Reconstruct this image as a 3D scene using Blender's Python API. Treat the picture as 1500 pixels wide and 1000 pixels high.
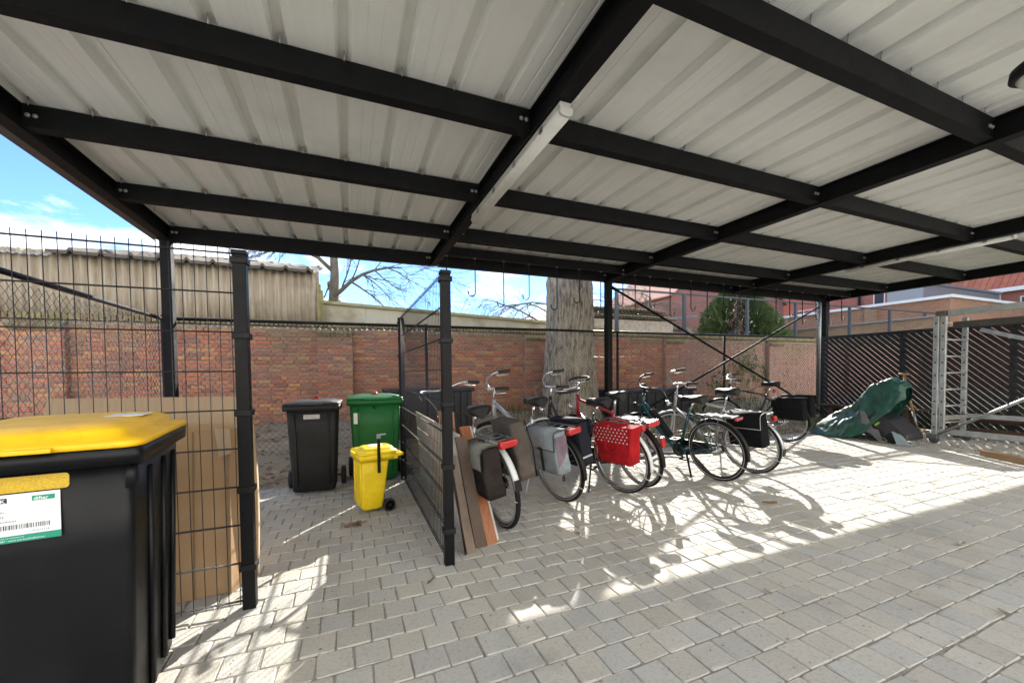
import bpy, math, random
from mathutils import Vector, Matrix, Euler, noise as mnoise
R = math.radians
rnd = random.Random(7)
for _o in list(bpy.data.objects): bpy.data.objects.remove(_o)
sc = bpy.context.scene
COL = sc.collection

# ------------------------------------------------------------------ camera
F_PX, CY, YAW, PIT, ROL, CAM_H = 581.9, 562.8, 0.3913, -0.0303, -0.0108, 1.226
fw = Vector((math.sin(YAW)*math.cos(PIT), math.cos(YAW)*math.cos(PIT), math.sin(PIT)))
rt = Vector((math.cos(YAW), -math.sin(YAW), 0)); up = rt.cross(fw)
r2 = rt*math.cos(ROL) + up*math.sin(ROL); u2 = up*math.cos(ROL) - rt*math.sin(ROL)
cd = bpy.data.cameras.new('camera'); cam = bpy.data.objects.new('camera', cd); COL.objects.link(cam)
cam.matrix_world = Matrix(((r2.x, u2.x, -fw.x, 0), (r2.y, u2.y, -fw.y, 0), (r2.z, u2.z, -fw.z, CAM_H), (0, 0, 0, 1)))
cd.sensor_width = 36; cd.sensor_fit = 'HORIZONTAL'; cd.lens = F_PX/1500*36; cd.shift_y = (CY-500)/1500
cd.clip_start = .05; cd.clip_end = 3000
sc.camera = cam
def project(p):
    v = Vector(p)-Vector((0, 0, CAM_H)); z = v.dot(fw)
    return 750+F_PX*v.dot(r2)/z, CY-F_PX*v.dot(u2)/z, z

# ------------------------------------------------------------------ sky and sun
SUN_EL, SUN_AZ = R(27.4), math.atan2(.605, .797)
w = bpy.data.worlds.new('World'); sc.world = w; w.use_nodes = True
nt = w.node_tree; N = nt.nodes; L = nt.links; N.clear()
out = N.new('ShaderNodeOutputWorld'); bg = N.new('ShaderNodeBackground'); bg.inputs[1].default_value = .052
sky = N.new('ShaderNodeTexSky'); sky.sky_type = 'NISHITA'; sky.sun_disc = False
sky.sun_elevation = SUN_EL; sky.sun_rotation = SUN_AZ; sky.air_density = .72; sky.dust_density = .0; sky.ozone_density = 6.0
tc = N.new('ShaderNodeTexCoord'); sp = N.new('ShaderNodeSeparateXYZ'); L.new(tc.outputs['Generated'], sp.inputs[0])
def wmath(op, a, b=None):
    n = N.new('ShaderNodeMath'); n.operation = op
    for i, q in enumerate((a, b)):
        if q is None: continue
        if isinstance(q, (int, float)): n.inputs[i].default_value = q
        else: L.new(q, n.inputs[i])
    return n.outputs[0]
den = wmath('ADD', wmath('MAXIMUM', sp.outputs[2], 0.0), .22)
cb = N.new('ShaderNodeCombineXYZ'); L.new(wmath('DIVIDE', sp.outputs[0], den), cb.inputs[0]); L.new(wmath('DIVIDE', sp.outputs[1], den), cb.inputs[1])
cn = N.new('ShaderNodeTexNoise'); cn.inputs['Scale'].default_value = 1.25; cn.inputs['Detail'].default_value = 9; cn.inputs['Roughness'].default_value = .58
mp = N.new('ShaderNodeMapping'); mp.inputs['Location'].default_value = (3.15, 2.9, 0); L.new(cb.outputs[0], mp.inputs[0]); L.new(mp.outputs[0], cn.inputs['Vector'])
cr = N.new('ShaderNodeValToRGB'); cr.color_ramp.elements[0].position = .475; cr.color_ramp.elements[1].position = .60; L.new(cn.outputs[0], cr.inputs[0])
cn2 = N.new('ShaderNodeTexNoise'); cn2.inputs['Scale'].default_value = 2.6; cn2.inputs['Detail'].default_value = 6; L.new(mp.outputs[0], cn2.inputs['Vector'])
cc = N.new('ShaderNodeValToRGB'); cc.color_ramp.elements[0].position = .3; cc.color_ramp.elements[1].position = .66
cc.color_ramp.elements[0].color = (3.4, 3.8, 4.5, 1); cc.color_ramp.elements[1].color = (6.5, 6.5, 6.4, 1); L.new(cn2.outputs[0], cc.inputs[0])
mx = N.new('ShaderNodeMixRGB'); L.new(cr.outputs[0], mx.inputs[0]); L.new(sky.outputs[0], mx.inputs[1]); L.new(cc.outputs[0], mx.inputs[2])
L.new(mx.outputs[0], bg.inputs[0]); L.new(bg.outputs[0], out.inputs[0])
sd = bpy.data.lights.new('sun', 'SUN'); sd.energy = 2.0; sd.angle = R(.53); sd.color = (1, .95, .86)
sun = bpy.data.objects.new('sun', sd); COL.objects.link(sun)
sdir = Vector((math.sin(SUN_AZ)*math.cos(SUN_EL), math.cos(SUN_AZ)*math.cos(SUN_EL), math.sin(SUN_EL)))
sun.rotation_euler = sdir.to_track_quat('Z', 'Y').to_euler(); sun.location = (6, 8, 12)
vs = sc.view_settings; vs.view_transform = 'Standard'; vs.look = 'None'; vs.gamma = 1; vs.use_curve_mapping = False; vs.exposure = 3.0

# ------------------------------------------------------------------ materials
MATS = {}
def mat(name, col, rough=.5, metal=0., col2=None, vscale=6., vpos=(.35, .65), stretch=(1, 1, 1), bump=0., bscale=40., bstretch=None,
        spec=.5, world=False, ramp=None, rand=0., dirt=None, dscale=3., dpos=(.5, .7), alpha=None, coat=0., trans=0., detail=4):
    """col/col2 blended by noise; ramp = colours picked per piece (random per island + per object); dirt = colour laid over by a larger noise"""
    if name in MATS: return MATS[name]
    m = bpy.data.materials.new(name); m.use_nodes = True; MATS[name] = m
    t = m.node_tree; n = t.nodes; l = t.links; b = n['Principled BSDF']
    b.inputs['Roughness'].default_value = rough; b.inputs['Metallic'].default_value = metal; b.inputs['Specular IOR Level'].default_value = spec
    if coat: b.inputs['Coat Weight'].default_value = coat
    if trans: b.inputs['Transmission Weight'].default_value = trans
    if alpha is not None: b.inputs['Alpha'].default_value = alpha
    c4 = lambda c: (c[0], c[1], c[2], 1)
    tcn = n.new('ShaderNodeTexCoord'); geo = n.new('ShaderNodeNewGeometry'); src = geo.outputs['Position'] if world else tcn.outputs['Object']
    def nz(scale, st, det=detail, rgh=.6):
        mpn = n.new('ShaderNodeMapping'); mpn.inputs['Scale'].default_value = st; l.new(src, mpn.inputs[0])
        q = n.new('ShaderNodeTexNoise'); q.inputs['Scale'].default_value = scale; q.inputs['Detail'].default_value = det; q.inputs['Roughness'].default_value = rgh
        l.new(mpn.outputs[0], q.inputs['Vector']); return q.outputs[0]
    def ms(sock, lo, hi):
        q = n.new('ShaderNodeMapRange'); q.inputs[1].default_value = lo; q.inputs[2].default_value = hi; l.new(sock, q.inputs[0]); return q.outputs[0]
    def mix(f, a, bb, mode='MIX'):
        q = n.new('ShaderNodeMixRGB'); q.blend_type = mode
        for i, s_ in enumerate((f, a, bb)):
            if isinstance(s_, (int, float)): q.inputs[i].default_value = s_
            elif isinstance(s_, tuple): q.inputs[i].default_value = c4(s_)
            else: l.new(s_, q.inputs[i])
        return q.outputs[0]
    cur = None
    if ramp:
        oi = n.new('ShaderNodeObjectInfo'); a = n.new('ShaderNodeMath'); a.operation = 'ADD'; l.new(geo.outputs['Random Per Island'], a.inputs[0]); l.new(oi.outputs['Random'], a.inputs[1])
        fr = n.new('ShaderNodeMath'); fr.operation = 'FRACT'; l.new(a.outputs[0], fr.inputs[0])
        rp = n.new('ShaderNodeValToRGB'); rp.color_ramp.interpolation = 'LINEAR'
        els = rp.color_ramp.elements
        while len(els) < len(ramp): els.new(.5)
        for i, c in enumerate(ramp): els[i].position = i/(len(ramp)-1); els[i].color = c4(c)
        l.new(fr.outputs[0], rp.inputs[0]); cur = rp.outputs[0]
        if col2 is not None: cur = mix(ms(nz(vscale, stretch), *vpos), cur, mix(.5, cur, col2))
    elif col2 is not None: cur = mix(ms(nz(vscale, stretch), *vpos), col, col2)
    if dirt is not None:
        cur = mix(ms(nz(dscale, (1, 1, 1)), *dpos), cur if cur is not None else col, dirt)
    if cur is None: b.inputs['Base Color'].default_value = c4(col)
    else: l.new(cur, b.inputs['Base Color'])
    if bump:
        bn = n.new('ShaderNodeBump'); bn.inputs['Strength'].default_value = min(1, bump); bn.inputs['Distance'].default_value = .02*max(bump, .05)
        l.new(nz(bscale, bstretch or stretch, 5), bn.inputs['Height']); l.new(bn.outputs[0], b.inputs['Normal'])
    if rough < .9 and (col2 is not None or bump):
        rr = n.new('ShaderNodeMapRange'); rr.inputs[3].default_value = max(.03, rough-.08); rr.inputs[4].default_value = min(1, rough+.12)
        l.new(nz(vscale*1.7, stretch, 3), rr.inputs[0]); l.new(rr.outputs[0], b.inputs['Roughness'])
    return m

# ------------------------------------------------------------------ mesh builder
def rodr(axis, ang): return Matrix.Rotation(ang, 4, axis)
class MB:
    def __init__(s): s.v = []; s.f = []; s.sm = []; s.mi = []; s.cur = 0
    def add(s, vs_, fs, smooth=False):
        o = len(s.v); s.v += [tuple(x) for x in vs_]
        for f in fs: s.f.append(tuple(i+o for i in f)); s.sm.append(smooth); s.mi.append(s.cur)
        return s
    def box(s, x0, x1, y0, y1, z0, z1):
        return s.add([(x0,y0,z0),(x1,y0,z0),(x1,y1,z0),(x0,y1,z0),(x0,y0,z1),(x1,y0,z1),(x1,y1,z1),(x0,y1,z1)],
                     [(3,2,1,0),(4,5,6,7),(0,1,5,4),(1,2,6,5),(2,3,7,6),(3,0,4,7)])
    def obox(s, c, a, b, d):
        c, a, b, d = map(Vector, (c, a, b, d))
        return s.add([c-a-b-d, c+a-b-d, c+a+b-d, c-a+b-d, c-a-b+d, c+a-b+d, c+a+b+d, c-a+b+d],
                     [(3,2,1,0),(4,5,6,7),(0,1,5,4),(1,2,6,5),(2,3,7,6),(3,0,4,7)])
    def bar(s, p, q, w_, h, upv=(0, 0, 1)):
        p, q = Vector(p), Vector(q); d = (q-p); a = d/2; side = d.cross(Vector(upv)).normalized(); u = side.cross(d).normalized()
        return s.obox((p+q)/2, a, side*w_/2, u*h/2)
    def tube(s, pts, r, n=8, caps=True, closed=False, flat=1.0):
        pts = [Vector(p) for p in pts]; k = len(pts)
        rs = r if isinstance(r, (list, tuple)) else [r]*k
        rings = []; prev = None
        for i, p in enumerate(pts):
            a = pts[i-1] if (i or closed) else p; b = pts[(i+1) % k] if (i < k-1 or closed) else p
            t = (b-a)
            t = t.normalized() if t.length > 1e-9 else Vector((0, 0, 1))
            if prev is None:
                x = t.orthogonal().normalized()
                if abs(t.z) < .95: x = Vector((0, 0, 1)).cross(t).normalized()
            else:
                x = prev-t*prev.dot(t); x = x.normalized() if x.length > 1e-6 else t.orthogonal().normalized()
            prev = x; y = t.cross(x)
            rings.append([p+(x*math.cos(2*math.pi*j/n)+y*math.sin(2*math.pi*j/n)*flat)*rs[i] for j in range(n)])
        return s.loft(rings, caps, closed)
    def loft(s, rings, caps=True, closed=False, smooth=True):
        n = len(rings[0]); k = len(rings); fs = []
        for i in range(k if closed else k-1):
            a = i*n; b = ((i+1) % k)*n
            for j in range(n): fs.append((a+j, a+(j+1) % n, b+(j+1) % n, b+j))
        vs_ = [p for r_ in rings for p in r_]
        s.add(vs_, fs, smooth)
        if caps and not closed:
            o = len(s.v)-len(vs_)
            s.f += [tuple(o+j for j in reversed(range(n))), tuple(o+(k-1)*n+j for j in range(n))]; s.sm += [False, False]; s.mi += [s.cur]*2
        return s
    def lathe(s, prof, n=24, M=None, smooth=True, caps=True):
        rings = []
        for r_, z in prof: rings.append([Vector((r_*math.cos(2*math.pi*j/n), r_*math.sin(2*math.pi*j/n), z)) for j in range(n)])
        if M is not None: rings = [[M @ p for p in q] for q in rings]
        return s.loft(rings, caps, False, smooth)
    def xf(s, M): s.v = [tuple(M @ Vector(p)) for p in s.v]; return s
    def mesh(s, name, mats):
        me = bpy.data.meshes.new(name); me.from_pydata(s.v, [], s.f)
        for m in (mats if isinstance(mats, (list, tuple)) else [mats]): me.materials.append(m)
        me.polygons.foreach_set('use_smooth', s.sm); me.polygons.foreach_set('material_index', s.mi); me.update(); return me
    def build(s, name, mats, parent=None, bevel=0, world=True, label=None, kind=None, loc=None):
        o = bpy.data.objects.new(name, s.mesh(name, mats)); COL.objects.link(o)
        if bevel:
            b = o.modifiers.new('bevel', 'BEVEL'); b.width = bevel; b.segments = 2; b.limit_method = 'ANGLE'; b.angle_limit = R(40)
        if loc is not None: o.location = loc
        if parent is not None:
            o.parent = parent
            if world: o.matrix_parent_inverse = ROOTINV.get(parent.name, Matrix())
        if label: o['label'] = label
        if kind: o['kind'] = kind
        return o
ROOTINV = {}
def tag(o, label, cat, group=None):
    o['label'] = label; o['category'] = cat
    if group: o['group'] = group
    return o
def thing(name, label, cat, loc=(0, 0, 0), rot=(0, 0, 0), group=None, M=None):
    o = bpy.data.objects.new(name, None); COL.objects.link(o); o.empty_display_size = .1
    if M is not None: o.matrix_world = M
    else: o.location = loc; o.rotation_euler = rot
    mw = M if M is not None else Matrix.Translation(loc) @ Euler(rot).to_matrix().to_4x4()
    ROOTINV[o.name] = mw.inverted()
    return tag(o, label, cat, group)
def struct(o): o['kind'] = 'structure'; return o
def copy_tree(o, parent=None, M=None):
    c = o.copy(); COL.objects.link(c); c.parent = parent
    if M is not None: c.matrix_world = M
    for ch in [q for q in bpy.data.objects if q.parent == o]: copy_tree(ch, c)
    return c
def rrect(w_, d, r, z, n=4, cx=0, cy=0):
    pts = []
    for sx, sy, a0 in ((1, 1, 0), (-1, 1, 90), (-1, -1, 180), (1, -1, 270)):
        for i in range(n+1):
            a = R(a0+90*i/n); pts.append(Vector((cx+sx*(w_/2-r)+r*math.cos(a), cy+sy*(d/2-r)+r*math.sin(a), z)))
    return pts
def arc(c, r, a0, a1, n, plane='xz', off=0):
    o = []
    for i in range(n+1):
        a = R(a0+(a1-a0)*i/n); x, y = r*math.cos(a), r*math.sin(a)
        o.append(Vector((c[0]+x, off, c[1]+y)) if plane == 'xz' else Vector((c[0]+x, c[1]+y, off)))
    return o
def text_mesh(body, size, name='lettering', bold=False):
    cu = bpy.data.curves.new('txt', 'FONT'); cu.body = body; cu.size = size; cu.resolution_u = 2
    if bold: cu.offset = size*.018
    o = bpy.data.objects.new('txt', cu); COL.objects.link(o); bpy.context.view_layer.update()
    me = bpy.data.meshes.new_from_object(o.evaluated_get(bpy.context.evaluated_depsgraph_get())); bpy.data.objects.remove(o); me.name = name; return me

# palette
STEEL = mat('anthracite_steel', (.003, .003, .0036), .62, 0, (.0055, .0055, .006), 9, bump=.05, bscale=220, spec=.2)
STEELD = STEEL
SHEET = mat('roof_sheet_metal', (.79, .79, .74), .36, .1, (.84, .84, .79), 3, (.3, .7), (6, .35, 6), bump=.035, bscale=60, bstretch=(14, .25, 14), dirt=(.69, .69, .64), dscale=1.3, dpos=(.52, .78))
GALV = mat('galvanised', (.36, .37, .38), .38, .85, (.26, .27, .28), 14)
CHROME = mat('bright_metal', (.62, .62, .62), .22, 1.0)
ALU = mat('scaffold_aluminium', (.50, .50, .48), .42, .65, (.36, .36, .34), 10, bump=.04)
BLACKP = mat('black_plastic', (.005, .005, .006), .48, 0, (.009, .009, .010), 7, bump=.05, bscale=160, spec=.25)
RUBBER = mat('rubber', (.014, .014, .014), .75)
# ------------------------------------------------------------------ ground
SOIL = mat('garden_soil', (.22, .165, .11), .95, 0, (.34, .27, .19), 5, (.35, .65), bump=.9, bscale=30, world=True, dirt=(.27, .235, .175), dscale=1.6, dpos=(.45, .65))
def soil_z(x, y):
    t = min(1, max(0, (y-5.35)/2.3)); t = t*t*(3-2*t)
    return -.015 + .40*t + .035*mnoise.noise((x*1.7, y*1.7, 3)) * min(1, max(0, (y-5.05)*3)) + .015*mnoise.noise((x*6, y*6, 9))*min(1, max(0, (y-5.05)*3))
g = MB(); nx, ny = 150, 44; gx0, gx1, gy0, gy1 = -9., 23., 4.93, 9.4
for j in range(ny+1):
    for i in range(nx+1):
        x = gx0+(gx1-gx0)*i/nx; y = gy0+(gy1-gy0)*j/ny; g.v.append((x, y, soil_z(x, y)))
for j in range(ny):
    for i in range(nx): g.f.append((j*(nx+1)+i, j*(nx+1)+i+1, (j+1)*(nx+1)+i+1, (j+1)*(nx+1)+i)); g.sm.append(True); g.mi.append(0)
struct(g.build('soil_bed', SOIL))
GRASSG = mat('lawn_ground', (.045, .065, .018), .95, 0, (.075, .095, .03), 3, bump=.6, bscale=25, world=True, dirt=(.12, .1, .065), dscale=.25)
struct(MB().add([(-400, -400, -.06), (400, -400, -.06), (400, 900, -.06), (-400, 900, -.06)], [(0, 1, 2, 3)]).build('ground', GRASSG))
# ------------------------------------------------------------------ paving: 150 mm tumbled concrete pavers in running bond
SAND = mat('joint_sand', (.22, .205, .18), .95, 0, (.32, .30, .265), 30, bump=.6, bscale=120, world=True)
pave = struct(MB().box(-2.32, 11.0, -1.72, 4.985, -.055, -.0055).build('paving', SAND))
PAV = mat('paver_concrete', (.3, .3, .3), .86, 0, (.17, .165, .155), 62, (.50, .78), bump=.40, bscale=120, world=True, detail=6,
          ramp=[(0.407, 0.387, 0.346), (0.468, 0.442, 0.389), (0.426, 0.418, 0.392), (0.48, 0.454, 0.401), (0.413, 0.384, 0.334), (0.442, 0.433, 0.403), (0.391, 0.379, 0.352), (0.455, 0.426, 0.377)],
          dirt=(.28, .27, .245), dscale=2.1, dpos=(.55, .80))
def paver_mesh(seed, T=.05):
    q = random.Random(seed); h = .0732; c = .011; b = .0042
    base = []
    for sx, sy in ((1, 1), (-1, 1), (-1, -1), (1, -1)):
        jx, jy = q.uniform(-.0035, .0015), q.uniform(-.0035, .0015); cc_ = c*q.uniform(.35, 1.25)
        p1 = (sx*(h+jx), sy*(h+jy-cc_)); p2 = (sx*(h+jx-cc_), sy*(h+jy))
        pm = (sx*(h+jx-cc_*.3), sy*(h+jy-cc_*.3))
        base += ([p1, pm, p2] if sx*sy > 0 else [p2, pm, p1])
    # mid-edge wear
    ringt = [Vector((x*(1-b/h)+q.uniform(-.001, .001), y*(1-b/h)+q.uniform(-.001, .001), q.uniform(-.0012, .0012))) for x, y in base]
    ringb = [Vector((x, y, -.0042+q.uniform(-.0012, .0008))) for x, y in base]
    ring0 = [Vector((x, y, -T)) for x, y in base]
    return [ring0, ringb, ringt]
PVAR = [paver_mesh(i) for i in range(14)]
def paver_into(mb, rings, M):
    rr_ = [[M @ p for p in r_] for r_ in rings]
    n = len(rr_[0]); o = len(mb.v)
    mb.loft(rr_, False, False, False)
    mb.f.append(tuple(o+2*n+j for j in range(n))); mb.sm.append(False); mb.mi.append(0)
PMESH = []
for rgs in PVAR:
    m_ = MB(); paver_into(m_, rgs, Matrix()); PMESH.append(m_.mesh('paver', PAV))
cells = []
row = 0; y = -1.62
while y < 4.93:
    k = round((y-1.93)/.15); offs = .075 if k % 2 else 0
    x = -2.25+offs
    while x < 10.95:
        px_, py_, dz = project((x, y, 0)) if (fw.x*x+fw.y*y) > .3 else (0, 5000, 1)
        vis = -60 < px_ < 1560 and py_ < 1040
        cells.append((dz if vis else 50+abs(x)+abs(y), x, y)); x += .15
    y += .15
cells.sort()
rest = MB()
for i, (d, x, y) in enumerate(cells):
    M_ = Matrix.Translation((x+rnd.uniform(-.0015, .0015), y+rnd.uniform(-.0015, .0015), rnd.uniform(-.003, .002))) @ Euler((rnd.gauss(0, .006), rnd.gauss(0, .006), rnd.choice((0, 1, 2, 3))*math.pi/2+rnd.gauss(0, .012))).to_matrix().to_4x4()
    vi = rnd.randrange(14)
    if i < 300:
        o = bpy.data.objects.new('paver', PMESH[vi]); COL.objects.link(o); o.parent = pave; o.matrix_local = M_
    else: paver_into(rest, PVAR[vi], M_)
rest.build('paver_field', PAV, pave, kind='stuff')
# concrete kerb edging between paving and soil
CONC = mat('concrete', (.30, .295, .275), .9, 0, (.22, .215, .2), 18, bump=.4, bscale=90)
# ------------------------------------------------------------------ old brick garden wall with pilasters
BRICK = mat('old_brick', (.3, .1, .06), .92, 0, (.14, .08, .065), 26, (.48, .80), bump=.5, bscale=110, world=True,
            ramp=[(0.426, 0.158, 0.1), (0.559, 0.203, 0.113), (0.308, 0.138, 0.102), (0.487, 0.172, 0.107), (0.479, 0.281, 0.15), (0.62, 0.3, 0.131), (0.383, 0.18, 0.129), (0.603, 0.232, 0.126), (0.295, 0.166, 0.12), (0.514, 0.21, 0.137), (0.342, 0.208, 0.132)],
            dirt=(.20, .165, .11), dscale=.55, dpos=(.52, .72))
# pale weathered stretch further along the wall
_t = BRICK.node_tree; _n = _t.nodes; _l = _t.links; _b = _n['Principled BSDF']; _src = _b.inputs['Base Color'].links[0].from_socket
_geo = _n.new('ShaderNodeNewGeometry'); _s = _n.new('ShaderNodeSeparateXYZ'); _l.new(_geo.outputs['Position'], _s.inputs[0])
_nn = _n.new('ShaderNodeTexNoise'); _nn.inputs['Scale'].default_value = .9; _nn.inputs['Detail'].default_value = 5; _l.new(_geo.outputs['Position'], _nn.inputs['Vector'])
def _math(op, a, b):
    q = _n.new('ShaderNodeMath'); q.operation = op; q.use_clamp = False
    for i, z_ in enumerate((a, b)):
        if isinstance(z_, (int, float)): q.inputs[i].default_value = z_
        else: _l.new(z_, q.inputs[i])
    return q.outputs[0]
_mr = _n.new('ShaderNodeMapRange'); _mr.inputs[1].default_value = 7.2; _mr.inputs[2].default_value = 8.6; _mr.inputs[3].default_value = 0; _mr.inputs[4].default_value = .60
_l.new(_math('ADD', _s.outputs[0], _math('MULTIPLY', _math('SUBTRACT', _nn.outputs[0], .5), 1.2)), _mr.inputs[0])
_mx = _n.new('ShaderNodeMixRGB'); _l.new(_mr.outputs[0], _mx.inputs[0]); _l.new(_src, _mx.inputs[1]); _mx.inputs[2].default_value = (.46, .30, .245, 1)
# mossy upper courses
_mo = _n.new('ShaderNodeMapRange'); _mo.inputs[1].default_value = 1.75; _mo.inputs[2].default_value = 2.15; _mo.inputs[3].default_value = 0; _mo.inputs[4].default_value = .55
_l.new(_math('ADD', _s.outputs[2], _math('MULTIPLY', _math('SUBTRACT', _nn.outputs[0], .5), 1.9)), _mo.inputs[0])
_mx2 = _n.new('ShaderNodeMixRGB'); _l.new(_mo.outputs[0], _mx2.inputs[0]); _l.new(_mx.outputs[0], _mx2.inputs[1]); _mx2.inputs[2].default_value = (.235, .20, .10, 1)
_l.new(_mx2.outputs[0], _b.inputs['Base Color'])
MORT = mat('old_mortar', (.40, .355, .30), .95, 0, (.26, .225, .185), 14, bump=.6, bscale=90, world=True)
COPE = mat('mossy_coping', (.27, .225, .10), .95, 0, (.14, .13, .06), 7, ramp=[(.30, .25, .12), (.22, .17, .085), (.34, .27, .15), (.25, .15, .09)], bump=.6, bscale=60, world=True)
WY, CH = 8.0, .068
wall = thing('brick_wall', 'old red brick garden wall with pilasters behind the chain link fence', 'wall', (3.5, WY, .2))
core = MB().box(-9.0, 21.8, WY+.014, WY+.19, 0, 2.07)
PIL = [-8.05, -4.12, -.20, 3.86, 7.80, 11.7, 15.6, 19.4]
for px_ in PIL: core.box(px_-.285, px_+.285, WY-.111, WY+.1, 0, 2.0)
core.build('wall_core', MORT, wall)
def brick_mesh(seed, Lb=.2):
    q = random.Random(seed); hx, hz, d = Lb/2-.005, CH/2-.0055, .05; c = .006
    j = lambda a: q.uniform(-a, a)
    fr = [Vector((sx*(hx-c)+j(.003), j(.002), sz*(hz-c)+j(.002))) for sx, sz in ((-1, -1), (1, -1), (1, 1), (-1, 1))]
    md = [Vector((sx*hx+j(.002), c, sz*hz+j(.0015))) for sx, sz in ((-1, -1), (1, -1), (1, 1), (-1, 1))]
    bk = [Vector((sx*hx, d, sz*hz)) for sx, sz in ((-1, -1), (1, -1), (1, 1), (-1, 1))]
    return [fr, md, bk]
def brick_into(mb, rings, M, mirror=False):
    rr_ = [[M @ p for p in reversed(r_)] for r_ in rings]; o = len(mb.v)
    mb.loft(rr_, False, False, False)
    mb.f.append((o+3, o+2, o+1, o)); mb.sm.append(False); mb.mi.append(0)
BV = {Lb: [brick_mesh(i*7+int(Lb*1000), Lb) for i in range(10)] for Lb in (.2, .1)}
BM = {}
for Lb in BV:
    BM[Lb] = []
    for rgs in BV[Lb]:
        m_ = MB(); brick_into(m_, rgs, Matrix()); BM[Lb].append(m_.mesh('brick', BRICK))
blist = []
def course_bricks(x0, x1, z, yy, k):
    # cross bond: alternate stretcher and header courses
    x = x0 + (0 if k % 2 else -.05); i = 0
    while x < x1-.02:
        Lb = .2 if (k % 2 or i % 3 == 0) else (.2 if (i*7+k*3) % 5 < 2 else .1)
        a, b = max(x, x0), min(x+Lb, x1)
        if b-a > .06:
            blist.append((a, b, z, yy, Lb))
        x += Lb; i += 1
nc = int((2.02-.02)/CH)
for k in range(nc):
    z = .05+CH*(k+.5)
    xs = -8.6; edges = []
    for p in PIL: edges.append((xs, p-.29)); xs = p+.29
    edges.append((xs, 21.5))
    for a, b in edges:
        if b > a: course_bricks(a, b, z, WY, k)
    for p in PIL:
        if z < 1.93: course_bricks(p-.285, p+.285, z, WY-.12, k+1)
def bkey(t):
    px_, py_, dz = project(((t[0]+t[1])/2, t[3], t[2]))
    ok = 0 < px_ < 800 and 478 < py_ < 640
    return (0 if ok and t[4] == .2 else 1, dz)
blist.sort(key=bkey)
rb = MB(); cnt = 0
for (a, b, z, yy, Lb) in blist:
    if z < soil_z((a+b)/2, WY-.1)-.1: continue
    sc_ = (b-a)/Lb; vi = rnd.randrange(10)
    M_ = Matrix.Translation(((a+b)/2, yy+rnd.uniform(-.007, .006), z+rnd.uniform(-.002, .002))) @ Matrix.Rotation(rnd.gauss(0, .008), 4, 'Y') @ Matrix.Scale(sc_, 4, (1, 0, 0))
    if cnt < 300 and abs(sc_-1) < .01:
        o = bpy.data.objects.new('brick', BM[Lb][vi]); COL.objects.link(o); o.parent = wall; o.matrix_parent_inverse = ROOTINV[wall.name]; o.matrix_basis = M_; cnt += 1
    else: brick_into(rb, BV[Lb][vi], M_)
# side faces of pilasters are closed by bricks seen end-on
for p in PIL:
    for k in range(nc):
        z = .05+CH*(k+.5)
        if z > 1.93: continue
        for sx in (-1, 1):
            Mx = Matrix.Translation((p+sx*.292, WY-.062, z)) @ Matrix.Rotation(sx*math.pi/2, 4, 'Z') 
            brick_into(rb, BV[.1][rnd.randrange(10)], Mx)
rb.build('brickwork', BRICK, wall, kind='stuff')
# coping: bricks on edge laid across the wall, and sloping caps on the pilasters
cp = MB(); x = -8.6
while x < 21.6:
    ww = .066+rnd.uniform(-.004, .003); h0 = 2.073+rnd.uniform(-.004, .006)
    cp.obox((x+ww/2, WY+.085, h0+.055), (ww/2-.004, 0, 0), (0, .135, rnd.uniform(-.004, .004)), (0, 0, .05)); x += ww+.004
cp.build('coping', COPE, wall, bevel=.006, kind='stuff')
for p in PIL:
    for i in range(8):
        xx = p-.285+.57*(i+.5)/8
        MB().obox((xx, WY-.075, 1.985+rnd.uniform(-.004, .004)), (.0325, 0, 0), (0, .085, .045), (0, -.018, .034)).build('cap_brick', COPE, wall, bevel=.004)

# ------------------------------------------------------------------ canopy
canopy = thing('canopy', 'open bike shelter canopy of black steel beams under ribbed metal sheets', 'canopy', (4.4, 3.2, 0))
XG = [-2.02, 1.262, 4.47, 7.692, 10.93]
YPUR = {'front': .22, 'z': 1.39, 'a': 2.555, 'b': 3.732, 'c': 4.905, 'd': 5.60, 'e': 6.10}
ZB, ZT = 2.882, 3.055
for x in XG:   # rolled I section girders
    m = MB(); y0, y1 = .16, 6.20
    m.box(x-.05, x+.05, y0, y1, ZB, ZB+.010).box(x-.05, x+.05, y0, y1, ZT-.010, ZT).box(x-.0045, x+.0045, y0, y1, ZB+.0102, ZT-.0102)
    gd = m.build('girder', STEEL, canopy)
    for y in (y0, y1):
        yy = y0+.004 if y == y0 else y1-.004
        MB().box(x-.046, x+.046, yy-.003, yy+.003, ZB+.012, ZT-.012).build('end_plate', STEEL, gd)
BOLT = mat('bolt_zinc', (.42, .42, .40), .4, .8)
def bolt(x, y, z, parent):
    M_ = Matrix.Translation((x, y, z)) @ Matrix.Rotation(math.pi/2, 4, 'X')
    m = MB().lathe([(.015, 0), (.015, .003)], 12, M_, False).lathe([(.0105, .003), (.0105, .010), (.008, .012)], 6, M_, False)
    return m.build('bolt', BOLT, parent)
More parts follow.
